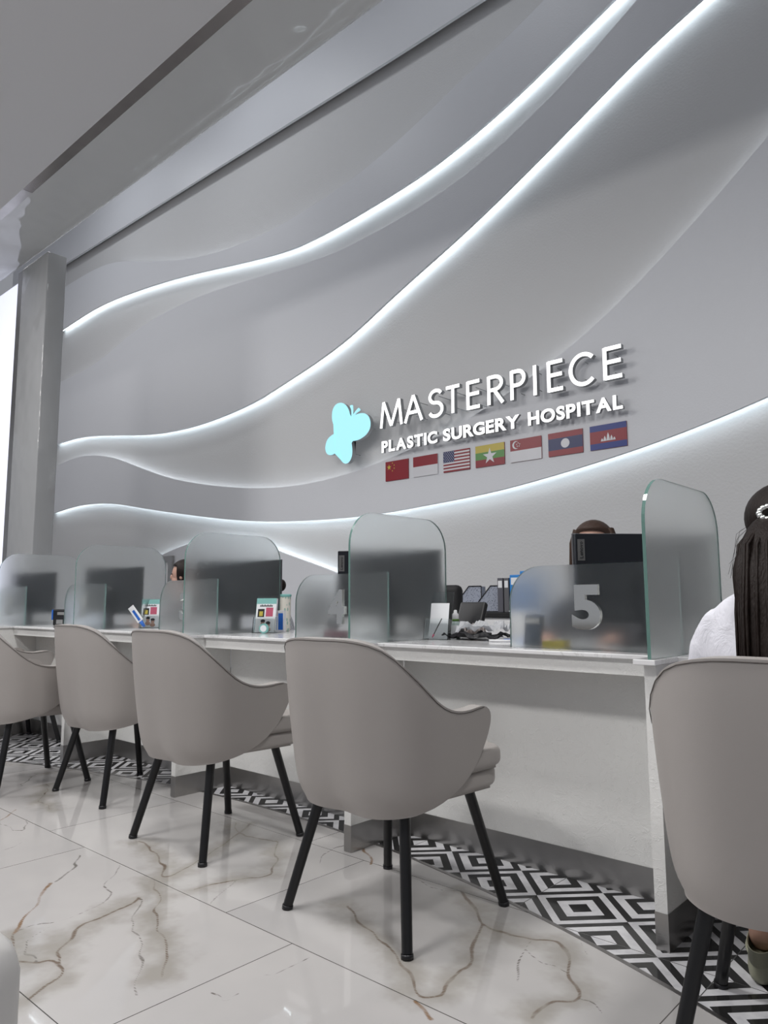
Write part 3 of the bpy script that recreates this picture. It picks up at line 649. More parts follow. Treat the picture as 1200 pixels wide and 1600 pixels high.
def glass_sheet(outline, d):
    bm = bmesh.new(); prism(bm, outline, d, 0, 1); return bm
def rounded(a0, a1, z0, z1, rl, rr, n=10):
    P = [(a0, z0), (a1, z0)]
    P += [(a1 - rr + rr * math.cos(t), z1 - rr + rr * math.sin(t)) for t in [k * PI / 2 / n for k in range(n + 1)]] if rr else [(a1, z1)]
    P += [(a0 + rl - rl * math.sin(t), z1 - rl + rl * math.cos(t)) for t in [k * PI / 2 / n for k in range(n + 1)]] if rl else [(a0, z1)]
    return P
dl = ['far left screen with a stamp beside it', 'second screen from the left', 'third screen, behind it the tumbler', 'screen right of the numeral 4', 'nearest screen, right of the numeral 5', 'screen beyond the right edge']
nl = ['', 'beside the far left screen', 'with numeral 3', 'with numeral 4', 'with numeral 5', 'right of the seated customer']
gd = obj('glass_divider', glass_sheet([(0, y, z) for y, z in rounded(0, 0.605, 0, 0.513, 0.135, 0.135)], (0.010, 0, 0)), [M_frost, M_gedge])
ng0 = glass_sheet([(x, 0, z) for x, z in rounded(-0.59, 0.0, 0, 0.279, 0.125, 0.0)], (0, 0.010, 0))
ngo = obj('number_panel', ng0, [M_frost, M_gedge2])
for j in range(1, 7):
    x = wings[j]
    g = gd if j == 1 else gd.copy()
    if j > 1: COL.objects.link(g)
    g.location = (x + 0.004, (2.05, 2.05, 2.046, 2.018, 1.998, 1.998)[j - 1], 0.7552)
    tag(g, 'tall frosted glass divider with rounded top, ' + dl[j - 1], 'glass screen', 'frosted dividers on the counter')
    q = ngo if j == 1 else ngo.copy()
    if j > 1: COL.objects.link(q)
    q.location = (x + 0.003, 2.24, 0.7552); q.scale.x = (0.91, 0.91, 0.91, 0.95, 1.0, 1.0)[j - 1]
    tag(q, 'low frosted glass counter panel ' + ['hidden behind the far left screen', 'just left of the second screen', 'with numeral 3, at the third screen', 'with chrome numeral 4 left of the fourth screen', 'with chrome numeral 5, left of the nearest screen', 'in front of the seated customer'][j - 1], 'glass screen', 'numbered glass panels on the counter')
    bm = bmesh.new(); glyph(bm, str(j), -0.342, -0.242, 0.066, 0.212, -0.016, 0.0155, bold=0.045, mi=0, side=0)
    o = obj('numeral', bm, M_chrome, q); o['label'] = 'chrome numeral ' + str(j)

# ------------------------------------------------------------------ chairs
def shell_mesh():
    bm = bmesh.new(); NU, NV = 36, 12
    def plan(s, kx, lean):
        hw, rb = 0.268, 0.19
        L1 = hw - rb; L2_ = rb * PI / 2; sg_ = 1 if s >= 0 else -1; a = abs(s)
        if a < L1: x, y = a, -0.325
        elif a < L1 + L2_:
            t = (a - L1) / rb; x, y = L1 + rb * math.sin(t), -0.325 + rb * (1 - math.cos(t))
        else:
            d_ = a - L1 - L2_; x, y = hw - 0.05 * max(0, d_) ** 1.3, -0.135 + d_
        return sg_ * x * kx, y + lean
    ztop = [(0.0, 0.812), (0.10, 0.812), (0.16, 0.804), (0.20, 0.792), (0.24, 0.768), (0.31, 0.705), (0.38, 0.645), (0.44, 0.614), (0.50, 0.600), (0.56, 0.599), (0.61, 0.604), (0.66, 0.606)]
    edge = [(0.0, 0.300, 0.334), (0.12, 0.420, 0.350), (0.25, 0.530, 0.386), (0.40, 0.605, 0.436), (0.55, 0.645, 0.488), (0.70, 0.668, 0.534), (0.82, 0.674, 0.566), (0.92, 0.664, 0.592), (1.0, 0.630, 0.6055)]
    es = [(v, a) for v, a, z in edge]; ez = [(v, z) for v, a, z in edge]
    G = []
    for j in range(NV + 1):
        v = j / NV; row = []
        se, ze = interp(es, v), interp(ez, v); zc = 0.322 + 0.490 * v
        for i in range(NU + 1):
            u = -1 + 2 * i / NU; au = abs(u)
            s = u * se; a = abs(s)
            w1 = (interp(ztop, au * 0.630) - 0.812) / (0.6055 - 0.812); w0 = au * au
            k = v ** 0.8; w = w0 * (1 - k) + w1 * k
            z = zc * (1 - w) + ze * w
            h_ = max(0, min(1, (z - 0.322) / 0.49)); q = 1 - h_
            kx = 1.0 - 0.12 * q ** 1.6; lean = 0.075 * q ** 1.5 * max(0, 1 - a / 0.62)
            tuck = max(0, (0.40 - z) / 0.08); kx *= 1 - 0.07 * tuck ** 2; lean += 0.035 * tuck ** 2 * max(0, 1 - a / 0.6)
            x, y = plan(s, kx, lean)
            row.append(bm.verts.new((x, y, z)))
        G.append(row)
    for j in range(NV):
        for i in range(NU):
            bm.faces.new((G[j][i], G[j][i + 1], G[j + 1][i + 1], G[j + 1][i]))
    edge = [v.co.copy() for v in G[NV]]
    bmesh.ops.recalc_face_normals(bm, faces=bm.faces)
    return bm, edge
def finish_mod(o, mods):
    """apply modifiers into plain mesh"""
    for t, kw in mods:
        md = o.modifiers.new('m', t)
        for k, v in kw.items(): setattr(md, k, v)
    bpy.context.view_layer.update()
    me = bpy.data.meshes.new_from_object(o.evaluated_get(bpy.context.evaluated_depsgraph_get()))
    o.modifiers.clear(); old = o.data; o.data = me; bpy.data.meshes.remove(old)
    for p in me.polygons: p.use_smooth = True
    return o
def dshape(hw, y0, y1, r, n=8):
    P = [(hw * 0.98, y0), ]
    for k in range(n + 1): t = k * PI / 2 / n; P.append((hw - r + r * math.cos(t), y1 - r + r * math.sin(t)))
    for k in range(n + 1): t = PI / 2 + k * PI / 2 / n; P.append((-hw + r + r * math.cos(t), y1 - r + r * math.sin(t)))
    P.append((-hw * 0.98, y0))
    for k in range(1, 8): t = PI - k * PI / 8; P.append((hw * 0.98 * math.cos(t), y0 - 0.14 * math.sin(t)))
    return P
def cushion(P, z0, z1, b):
    bm = bmesh.new(); prism(bm, [(x, y, z0) for x, y in P], (0, 0, z1 - z0))
    es = [e_ for e_ in bm.edges if abs(e_.verts[0].co.z - e_.verts[1].co.z) < 1e-6]
    bmesh.ops.bevel(bm, geom=es, offset=b, segments=4, affect='EDGES', profile=0.5)
    bmesh.ops.triangulate(bm, faces=[f for f in bm.faces if len(f.verts) > 4])
    return bm
def make_chair(label, loc, rz, group):
    t = thing('upholstered_armchair', label, 'chair', loc, rz, group)
    bm, edge = shell_mesh()
    s = obj('backrest_shell', bm, M_leather, t)
    finish_mod(s, [('SOLIDIFY', dict(thickness=0.036, offset=-1)), ('BEVEL', dict(width=0.004, segments=2, limit_method='ANGLE', angle_limit=0.9)), ('SUBSURF', dict(levels=1, render_levels=1))])
    bm = bmesh.new(); P = [p + Vector((0, 0, 0.0005)) for p in edge]
    cen = Vector((0, 0.05, 0.6))
    P = [p + Vector((p.x - cen.x, p.y - cen.y, 0)).normalized() * 0.0005 + Vector((0, 0, -0.007)) for p in P]
    tube(bm, P, 0.0011, 5); sm_ = obj('seam', bm, M_seam, s, smooth=True)
    obj('seat_cushion', cushion(dshape(0.235, -0.08, 0.290, 0.09), 0.408, 0.466, 0.020), M_leather, t, smooth=True, angle=60)
    obj('seat_base', cushion(dshape(0.225, -0.08, 0.272, 0.09), 0.350, 0.4075, 0.018), M_leather, t, smooth=True, angle=60)
    for sx in (-1, 1):
        for sy in (-1, 1):
            bm = bmesh.new(); a = Vector((sx * 0.165, sy * 0.15, 0.345)); b = Vector((sx * 0.235, sy * 0.225, 0.012))
            tube(bm, [a, b], [0.0165, 0.0145], 14)
            l = obj('leg', bm, M_leg, t, smooth=True, angle=50)
            bm = bmesh.new(); tube(bm, [b, b + Vector((sx * .0015, sy * .0015, -0.012))], 0.0165, 14); obj('foot_cap', bm, M_blk, l)
    return t
GC = 'taupe leather armchairs along the counter'
ch = make_chair('taupe leather armchair in the centre, in front of the numeral 5 desk', (-1.555, 1.768, 0), 0, GC)
dup(ch, (-2.525, 1.806, 0), 0, 'taupe leather armchair third from the left, behind the central one', GC)
dup(ch, (-3.483, 1.93, 0), 0, 'taupe leather armchair second from the left, whose right arm is hidden', GC)
dup(ch, (-4.035, 1.68, 0), 0, 'taupe leather armchair cut by the left edge of the picture', GC)
dup(ch, (-5.21, 2.06, 0), 0, 'taupe armchair mostly hidden behind the far left chair, one arm showing', GC)
dup(ch, (-0.408, 1.738, 0), math.radians(7), 'taupe leather armchair at right with the ponytailed customer on it', GC)

# white armchair close to the camera at the bottom left
wa = thing('lounge_armchair', 'white leather lounge armchair, only its rounded arm in the lower left corner', 'armchair', (-1.298, 0.065, 0), 0)
obj('arm', mbox(0.26, 0.385, -0.36, 0.34, 0.12, 0.535, bev=0.05, seg=5), M_cream, wa, smooth=True)
obj('arm', mbox(-0.385, -0.26, -0.36, 0.34, 0.12, 0.535, bev=0.05, seg=5), M_cream, wa, smooth=True)
obj('backrest', mbox(-0.255, 0.255, -0.36, -0.24, 0.12, 0.74, bev=0.04, seg=4), M_cream, wa, smooth=True)
obj('seat', mbox(-0.255, 0.255, -0.235, 0.33, 0.15, 0.40, bev=0.04, seg=4), M_cream, wa, smooth=True)
for sx in (-0.32, 0.32):
    for sy in (-0.28, 0.28): bm = bmesh.new(); tube(bm, [(sx, sy, 0.13), (sx, sy, 0)], 0.015, 10); obj('leg', bm, M_leg, wa)

# ------------------------------------------------------------------ monitors
def monitor_builder(label, xl, yl, xr, yr, logo=False):
    c = Vector(((xl + xr) / 2, (yl + yr) / 2, 0.7552)); ang = math.atan2(yr - yl, xr - xl); w = math.hypot(xr - xl, yr - yl)
    t = thing('computer_monitor', label, 'monitor', c, ang, 'staff monitors on the counter')
    z0, z1 = 0.085, 0.395
    obj('casing', mbox(-w / 2, w / 2, 0, 0.028, z0, z1, bev=0.003), M_mon, t)
    obj('bezel', mbox(-w / 2 - 0.003, w / 2 + 0.003, 0.0285, 0.036, z0 - 0.003, z1 + 0.003, bev=0.002), M_bezel, t)
    obj('screen', mbox(-w / 2 + 0.01, w / 2 - 0.01, 0.0365, 0.038, z0 + 0.01, z1 - 0.01), M_white if False else principled_screen, t)
    bm = bmesh.new(); box(bm, -0.03, 0.03, -0.03, -0.0005, 0.012, 0.26, bev=0.006); obj('stand', bm, M_mon, t)
    obj('stand_base', mbox(-0.11, 0.11, -0.08, 0.09, 0, 0.0115, bev=0.003), M_mon, t)
    if logo:
        bm = bmesh.new(); rect(bm, -w / 2 + 0.006, -w / 2 + 0.032, 0.30, 0.375, -0.0006, 0)
        bmesh.ops.solidify(bm, geom=bm.faces[:], thickness=0.0004)
        b = obj('badge', bm, M_logo, t)
        bm = bmesh.new(); M = Matrix.Translation((-w / 2 + 0.019 + 0.0065, 0, 0.308)) @ Matrix.Rotation(-PI / 2, 4, 'Y')
        x = 0.0
        for c_, wd in (('L', .0085), ('e', .0085), ('n', .0085), ('o', .009), ('v', .0085), ('o', .009)):
            glyph(bm, c_, x, x + wd, 0, 0.012 if c_ == 'L' else 0.009, -0.0014, 0.0006, bold=0.01, mi=0, side=0, M=M); x += wd + 0.0012
        obj('lettering', bm, M_blk, b)
    return t
principled_screen = principled('screen_glow', (0.02, 0.02, 0.02), 0.2, emis=(0.5, 0.6, 0.8), estr=0.5)
monitor_builder('black monitor at right hiding a face, above the chrome 5', -1.235, 2.37, -0.90, 2.73, True)
monitor_builder('black monitor peeking out left of the fourth screen, above the chrome 4', -2.47, 2.41, -2.075, 2.675, True)
monitor_builder('black monitor behind the third screen from the left', -3.64, 2.43, -3.195, 2.665)
monitor_builder('black monitor behind the second screen from the left', -4.86, 2.36, -4.43, 2.52)
monitor_builder('black monitor behind the far left screen', -6.15, 2.38, -5.71, 2.52)

# ------------------------------------------------------------------ people
def skin_mesh(name, V, Ed, mat, parent, sub=2, root=0):
    me = bpy.data.meshes.new(name); me.from_pydata([v[0] for v in V], Ed, []); me.update()
    o = bpy.data.objects.new(name, me); COL.objects.link(o)
    o.modifiers.new('s', 'SKIN')
    for i, v in enumerate(V):
        sv = me.skin_vertices[0].data[i]; r = v[1]; sv.radius = (r, r) if isinstance(r, (int, float)) else r
        sv.use_root = (i == root)
    md = o.modifiers.new('b', 'SUBSURF'); md.levels = sub; md.render_levels = sub
    bpy.context.view_layer.update()
    m2 = bpy.data.meshes.new_from_object(o.evaluated_get(bpy.context.evaluated_depsgraph_get()))
    o.modifiers.clear(); o.data = m2; bpy.data.meshes.remove(me); m2.name = name
    m2.materials.clear(); m2.materials.append(mat)
    for p in m2.polygons: p.use_smooth = True
    if parent: o.parent = parent
    return o
def ellipsoid(bm, c, r, seg=28, rng=18, mi=0, fn=None):
    M = Matrix.Translation(c) @ Matrix.Diagonal((r[0], r[1], r[2], 1))
    R = bmesh.ops.create_uvsphere(bm, u_segments=seg, v_segments=rng, radius=1.0, matrix=M)
    for v in R['verts']:
        if fn: v.co = fn(v.co)
        for f in v.link_faces: f.material_index = mi; f.smooth = True
def person(label, base, rz, lean, top_mat, hair_mat, style, skin=M_skin, foot=False, arms='desk', headturn=0.0, scale=1.0):
    """seated figure, origin on the floor under the pelvis, facing +y"""
    t = thing('person', label, 'person', base, rz); t.scale = (scale,) * 3
    hz = 0.52; L = lean
    def up(h): return (0.0, math.sin(L) * h, hz + math.cos(L) * h)   # along the spine
    nk = up(0.50); hd = (0, nk[1] + (0.035 if style != 'pony' else 0.05), nk[2] + (0.145 if style != 'pony' else 0.118))
    V = [((0, 0, hz), (0.14, 0.10)), (up(0.18), (0.115, 0.085)), (up(0.36), (0.13, 0.08)), (up(0.43), (0.09, 0.06)), (up(0.50), (0.052, 0.052)), ((nk[0], nk[1] + 0.01, nk[2] + 0.05), (0.05, 0.05)),
         ((0, hd[1] - 0.005, hd[2] - 0.04), (0.066, 0.078)), ((0, hd[1], hd[2] + 0.03), (0.074, 0.09)), ((0, hd[1] - 0.01, hd[2] + 0.085), (0.05, 0.062))]
    Ed = [(i, i + 1) for i in range(8)]
    shy, shz = up(0.42)[1], up(0.42)[2]
    hands = []
    for sx in (-1, 1):
        n = len(V)
        el = (sx * 0.20, shy + 0.12, shz - 0.24); wr = (sx * 0.13, shy + 0.33, 0.80)
        V += [((sx * 0.14, shy, shz - 0.02), 0.042), (el, 0.034), (wr, 0.024), ((wr[0] - sx * 0.005, wr[1] + 0.05, 0.79), (0.032, 0.016))]
        Ed += [(3, n), (n, n + 1), (n + 1, n + 2), (n + 2, n + 3)]
        hp = V[n + 3][0]
        for k in range(4):
            m = len(V); a = (k - 1.5) * 0.018
            V += [((hp[0] + a, hp[1] + 0.045, 0.792), 0.008), ((hp[0] + a * 1.1, hp[1] + 0.072 - abs(k - 1.4) * 0.006, 0.784), 0.0065)]
            Ed += [(n + 3, m), (m, m + 1)]
        m = len(V); V += [((hp[0] - sx * 0.035, hp[1] + 0.01, 0.785), 0.009), ((hp[0] - sx * 0.045, hp[1] + 0.035, 0.78), 0.007)]; Ed += [(n + 3, m), (m, m + 1)]
        n = len(V)
        kn = (sx * 0.11, 0.42, 0.50); an = (sx * 0.13, 0.36 if not foot else 0.36, 0.09); to = (sx * 0.135, 0.47, 0.035)
        V += [((sx * 0.09, 0.05, hz - 0.01), 0.075), (kn, 0.055), (an, 0.035), (to, (0.034, 0.022))]
        Ed += [(0, n), (n, n + 1), (n + 1, n + 2), (n + 2, n + 3)]
    body = skin_mesh('body', V, Ed, skin, t)
    # head, nose and ears fused into the body surface
    bm = bmesh.new(); bm.from_mesh(body.data)
    ellipsoid(bm, (0, hd[1] - 0.006, hd[2] + 0.028), (0.072, 0.090, 0.088)); ellipsoid(bm, (0, hd[1] + 0.024, hd[2] - 0.035), (0.054, 0.062, 0.066))
    ellipsoid(bm, (0, hd[1] + 0.086, hd[2] - 0.002), (0.011, 0.015, 0.020), 14, 10); ellipsoid(bm, (0, hd[1] + 0.080, hd[2] + 0.018), (0.008, 0.010, 0.018), 14, 10)
    for sx in (-1, 1): ellipsoid(bm, (sx * 0.074, hd[1] - 0.004, hd[2] + 0.005), (0.010, 0.018, 0.030), 14, 10)
    bm.to_mesh(body.data); bm.free()
    finish_mod(body, [('REMESH', dict(mode='VOXEL', voxel_size=0.0045)), ('SMOOTH', dict(iterations=3, factor=0.5))])
    if not body.data.materials: body.data.materials.append(skin)
    for sx in (-1, 1):
        bm = bmesh.new(); ellipsoid(bm, (sx * 0.030, hd[1] + 0.0795, hd[2] + 0.020), (0.0115, 0.0065, 0.0038), 12, 8); obj('eye', bm, M_blk, body, smooth=True)
    bm = bmesh.new(); ellipsoid(bm, (0, hd[1] + 0.080, hd[2] - 0.045), (0.022, 0.007, 0.006), 12, 8); obj('mouth', bm, M_lip, body, smooth=True)
    # top
    bm = bmesh.new()
    def ringloft(L_):
        R_ = []
        for c, ax, ay, px_, py_ in L_:
            R_.append([bm.verts.new(Vector(c) + Vector(px_) * ax * math.cos(q * PI / 16) + Vector(py_) * ay * math.sin(q * PI / 16)) for q in range(32)])
        for i in range(len(R_) - 1):
            for q in range(32): bm.faces.new((R_[i][q], R_[i][(q + 1) % 32], R_[i + 1][(q + 1) % 32], R_[i + 1][q]))
        bm.faces.new(R_[0][::-1]); bm.faces.new(R_[-1])
    X_ = (1, 0, 0); Y_ = (0, math.cos(L), -math.sin(L))
    ringloft([(up(h_), ax, ay, X_, Y_) for h_, ax, ay in ((-0.06, .165, .13), (0.02, .175, .135), (0.14, .160, .125), (0.26, .160, .125), (0.36, .172, .118), (0.405, .170, .105), (0.435, .155, .090), (0.458, .115, .078), (0.475, .070, .066), (0.50, .058, .058))])
    for sx in (-1, 1):
        P_ = [Vector((sx * 0.125, shy - 0.003, shz - 0.022)), Vector((sx * 0.172, shy + 0.03, shz - 0.10)), Vector((sx * 0.195, shy + 0.08, shz - 0.20)), Vector((sx * 0.195, shy + 0.14, shz - 0.245)), Vector((sx * 0.17, shy + 0.27, 0.80))]
        tube(bm, P_, [0.058, 0.062, 0.058, 0.054, 0.042], 20)
    top = obj('shirt', bm, top_mat, t, smooth=True)
    finish_mod(top, [('REMESH', dict(mode='VOXEL', voxel_size=0.009)), ('SMOOTH', dict(iterations=16, factor=0.5))])
    nr_ = [v_.normal.copy() for v_ in top.data.vertices]
    for v_, n_ in zip(top.data.vertices, nr_):
        c_ = v_.co.copy()
        v_.co = c_ + n_ * (0.0035 * math.sin(c_.z * 46 + 5 * math.sin(c_.x * 17) + 3 * c_.y) * math.sin(c_.x * 31 + c_.z * 12))
    if not top.data.materials: top.data.materials.append(top_mat)
    V = [((0, 0.0, hz - 0.01), (0.165, 0.115))]; Ed = []
    for sx in (-1, 1):
        n = len(V); V += [((sx * 0.09, 0.06, hz), 0.085), ((sx * 0.11, 0.42, 0.505), 0.066), ((sx * 0.128, 0.37, 0.16), 0.048)]; Ed += [(0, n), (n, n + 1), (n + 1, n + 2)]
    skin_mesh('trousers', V, Ed, M_trouser, t)
    # hair
    def cap(co):
        d_ = co - Vector(hd)
        if d_.y > 0.03 and d_.z < 0.075: co = co - Vector((0, (d_.y - 0.03) * 0.95, 0))
        return co
    bm = bmesh.new(); ellipsoid(bm, (0, hd[1] - 0.012, hd[2] + 0.035), (0.090, 0.105, 0.098 if style != 'pony' else 0.088), fn=cap)
    hr = obj('hair', bm, hair_mat, t, smooth=True)
    if style == 'bun':
        bm = bmesh.new(); ellipsoid(bm, (0, hd[1] - 0.112, hd[2] - 0.045), (0.042, 0.035, 0.042)); obj('bun', bm, hair_mat, hr, smooth=True)
    if style == 'bob':
        bm = bmesh.new()
        for k in range(46):
            a = PI + (k / 45) * PI if True else 0
            a = -0.25 + (k / 45) * (PI + 0.5)
            x = 0.092 * math.cos(a); y = hd[1] - 0.012 - 0.10 * math.sin(a)
            tube(bm, [(x * .8, y * 1 + 0.0, hd[2] + 0.09), (x, y, hd[2] + 0.03), (x * 1.06, y, hd[2] - 0.07), (x * 0.98 + random.uniform(-.01, .01), y + random.uniform(-.01, .01), hd[2] - 0.15 - random.random() * 0.03)], [0.012, 0.013, 0.011, 0.003], 6)
        tube(bm, [(-0.085, hd[1] + 0.045, hd[2] + 0.03), (-0.105, hd[1] + 0.05, hd[2] - 0.06), (-0.090, hd[1] + 0.055, hd[2] - 0.13)], [0.004, 0.003, 0.0015], 5)
        obj('side_hair', bm, hair_mat, hr, smooth=True)
    return t, hd, hr, top, up
# seated customer
PB = (-0.43, 1.735, 0.0)
cu, hd, hr, shirt, up = person('customer from behind in a white shirt with a long dark ponytail, seated at right', PB, math.radians(9), 0.32, M_shirt, M_hair, 'pony', foot=True, scale=0.965)
cu.location.z = 0.0
hx, hy, hzz = hd
bm = bmesh.new()
tie = Vector((-0.015, hy - 0.115, hzz + 0.030))
# ponytail: a hanging lock with combed ridges and separate tips
NR, NS = 40, 22
rings = []
for i in range(NS + 1):
    s = i / NS
    c = tie + Vector((-0.004 * s, -0.045 * math.sin(min(1, s * 3.5) * PI / 2) - 0.13 * s ** 0.8, 0.012 * math.sin(min(1, s * 5) * PI) * (1 - s) - 0.45 * s))
    w = 0.030 + 0.048 * math.sin(min(1, s * 3.2) * PI / 2) - 0.026 * max(0, s - 0.3) / 0.7; dpt = 0.016 + 0.022 * math.sin(min(1, s * 1.6) * PI / 2) - 0.02 * max(0, s - 0.7) / 0.3
    ring = []
    for k in range(NR):
        a = 2 * PI * k / NR; rdg = 1 + 0.05 * math.sin(a * 9 + s * 5) + 0.035 * math.sin(a * 17 - s * 3)
        ring.append(bm.verts.new(c + Vector((w * rdg * math.cos(a), dpt * rdg * math.sin(a), -0.05 * s * (0.5 + 0.5 * math.sin(a * 5 + 1)) * (1 if s > .7 else 0)))))
    rings.append(ring)
for i in range(NS):
    for k in range(NR): bm.faces.new((rings[i][k], rings[i][(k + 1) % NR], rings[i + 1][(k + 1) % NR], rings[i + 1][k]))
bm.faces.new(rings[0][::-1]); bm.faces.new(rings[-1])
for k in range(60):
    a = random.uniform(0, 2 * PI); r_ = random.uniform(0.8, 1.08); x = 0.076 * r_ * math.cos(a); y = 0.034 * r_ * math.sin(a)
    end = -0.42 - random.uniform(0.0, 0.09)
    tube(bm, [tie + Vector((x * .3, y * .3, 0.0)), tie + Vector((x * .95, y - 0.068, -0.07)), tie + Vector((x * 1.02, y - 0.125, -0.22)), tie + Vector((x * 1.0, y - 0.150, -0.32)), tie + Vector((x * 0.9 + random.uniform(-.012, .012), y - 0.165, end))], [0.003, 0.004, 0.004, 0.003, 0.0008], 5)
for k in range(10):
    x = -0.06 - random.random() * 0.012
    tube(bm, [tie + Vector((x * .5, 0.03, 0.0)), tie + Vector((x - 0.012, 0.01, -0.03 - .02 * k / 3)), tie + Vector((x - 0.018 - random.random() * .02, -0.01, -0.10 - random.random() * .08))], 0.00035, 4)
obj('ponytail', bm, M_hair, hr, smooth=True)
bm = bmesh.new()
for k in range(16):
    a = 2 * PI * k / 16; ellipsoid(bm, tie + Vector((0.028 * math.cos(a), -0.012 + 0.010 * math.sin(a * 1), 0.008 + 0.017 * math.sin(a))), (0.0075, 0.0075, 0.0075), 10, 8)
obj('hair_clip', bm, M_chrome, hr, smooth=True)
bm = bmesh.new()
yk = [(-0.20, 0.30), (-0.12, 0.345), (0, 0.355), (0.12, 0.345), (0.20, 0.30)]
# clogs
for sx in (-1, 1):
    bm = bmesh.new()
    c = Vector((sx * 0.130, 0.385, 0))
    def outl(k, z, yo=0.0, front=1.0):
        P_ = []
        for q in range(32):
            a_ = 2 * PI * q / 32; yy = math.sin(a_); wd = 0.040 + 0.008 * max(0, yy)
            P_.append((c.x + wd * k * math.cos(a_), c.y + 0.025 + yo + 0.115 * (k if yy < 0 else k * front) * yy, z))
        return P_
    LV = [outl(0.90, 0.0), outl(1.0, 0.006), outl(1.03, 0.018), outl(1.0, 0.030), outl(1.0, 0.050, 0, 0.97), outl(0.97, 0.068, -0.004, 0.90), outl(0.93, 0.082, -0.022, 0.72), outl(0.89, 0.088, -0.040, 0.42), outl(0.84, 0.087, -0.040, 0.40), outl(0.84, 0.050, -0.040, 0.40)]
    RG = [[bm.verts.new(p) for p in P_] for P_ in LV]
    for i in range(len(RG) - 1):
        for q in range(32): bm.faces.new((RG[i][q], RG[i][(q + 1) % 32], RG[i + 1][(q + 1) % 32], RG[i + 1][q]))
    bm.faces.new(RG[0][::-1]); bm.faces.new(RG[-1])
    tube(bm, [(c.x + 0.0415 * math.cos(t_), c.y + 0.02 - 0.108 * math.sin(t_), 0.060 + 0.004 * math.sin(t_)) for t_ in [k * PI / 12 for k in range(13)]], 0.0035, 6)
    o = obj('clog', bm, M_clog, cu, smooth=True); o['label'] = 'sage green rubber clog'
# staff
person('staff member with brown fringe, head just above the monitor behind numeral 5', (-1.45, 2.98, 0.0), PI + 0.25, 0.10, M_dark, M_hairb, 'bob', scale=0.97)
person('staff member with dark bun looking left, half hidden by the third monitor', (-3.56, 3.02, 0.0), 2.2, 0.22, M_scrub, M_hair, 'bun', scale=0.92)
person('dark haired staff member with face turned down, beyond the numeral 3 panel', (-4.52, 3.05, 0.0), 2.3, 0.20, M_dark, M_hair, 'bun', scale=0.95)

# ------------------------------------------------------------------ office chairs and back cabinet
def office_chair(label, loc, rz):
    t = thing('office_chair', label, 'chair', loc, rz, 'black office chairs behind the counter')
    obj('backrest', mbox(-0.20, 0.20, -0.28, -0.20, 0.55, 1.01, bev=0.035, seg=4), M_blk2, t, smooth=True)
    obj('seat', mbox(-0.24, 0.24, -0.22, 0.24, 0.42, 0.50, bev=0.03, seg=3), M_blk2, t, smooth=True)
    obj('back_bracket', mbox(-0.03, 0.03, -0.27, -0.23, 0.44, 0.56), M_blk, t)
    for sx in (-1, 1):
        bm = bmesh.new(); box(bm, sx * 0.27 - 0.03, sx * 0.27 + 0.03, -0.15, 0.12, 0.68, 0.705, bev=0.01); box(bm, sx * 0.265 - 0.015, sx * 0.265 + 0.015, -0.03, 0.03, 0.44, 0.68); obj('armrest', bm, M_blk, t)
    bm = bmesh.new(); tube(bm, [(0, 0, 0.42), (0, 0, 0.07)], 0.025, 12)
    obj('gas_lift', bm, M_blk, t)
    bm = bmesh.new()
    for k in range(5):
        a = 2 * PI * k / 5; tube(bm, [(0, 0, 0.085), (0.28 * math.cos(a), 0.28 * math.sin(a), 0.06)], [0.022, 0.014], 8)
    bs = obj('star_base', bm, M_blk, t)
    for k in range(5):
        a = 2 * PI * k / 5; bm = bmesh.new(); ellipsoid(bm, (0.28 * math.cos(a), 0.28 * math.sin(a), 0.03), (0.025, 0.025, 0.03), 12, 8); obj('castor', bm, M_blk, bs)
    return t
oc = office_chair('black office chair left of the binders, showing behind the clear leaflet holder', (-2.80, 3.72, 0), 0.15)
dup(oc, (-3.70, 3.70, 0), -0.2, 'black office chair glimpsed between the tumbler and the numeral 4 panel')
dup(oc, (-1.50, 3.55, 0), PI, 'black office chair hidden behind the numeral 5 monitor')
cab = thing('back_cabinet', 'low white cabinet with black top under the magazine boxes', 'cabinet', (-3.2, 4.75, 0))
obj('body', mbox(-1.4, 1.4, -0.3, 0.3, 0, 0.8, bev=0.004), M_white, cab)
obj('top', mbox(-1.42, 1.42, -0.32, 0.32, 0.8005, 0.835, bev=0.004), M_blk2, cab)
for k in range(3): 
    dr = obj('door', mbox(-1.38 + k * 0.93, -1.38 + k * 0.93 + 0.9, -0.318, -0.301, 0.05, 0.78, bev=0.003), M_white, cab)
M_mag = principled('patterned_grey_card', (0.32, 0.35, 0.42), 0.6)
_v = nd(M_mag, 'ShaderNodeTexVoronoi'); _v.inputs['Scale'].default_value = 100; lk(M_mag, objc(M_mag), _v.inputs['Vector'])
lk(M_mag, mixc(M_mag, mrange(M_mag, _v.outputs['Distance'], 0.25, 0.32), (0.06, 0.07, 0.10), (0.34, 0.37, 0.45)), BC(M_mag))
M_navyd = principled('folder_grey', (0.10, 0.10, 0.12), 0.5)
def magbox(x, y, label, rz=0.25):
    bm = bmesh.new(); w, dd, hh = 0.09, 0.24, 0.19
    P = [(-dd / 2, 0.0), (dd / 2, 0.0), (dd / 2, hh), (0.02, hh), (-dd / 2, 0.02)]
    prism(bm, [(a, 0, z) for a, z in P], (0, w, 0))
    t = thing('magazine_box', label, 'magazine box', (x, y, 0.8355), rz, 'magazine boxes on the back cabinet')
    obj('case', bm, M_mag, t)
    bm = bmesh.new()
    for a, b in zip(P, P[1:] + P[:1]): tube(bm, [(a[0], -0.002, a[1] + 0.003), (b[0], -0.002, b[1] + 0.003)], 0.004, 5)
    obj('edging', bm, M_blk, t)
magbox(-3.33, 4.62, 'grey patterned magazine box with slanted top, left of its pair')
magbox(-3.14, 4.63, 'grey patterned magazine box with slanted top, right of its pair')
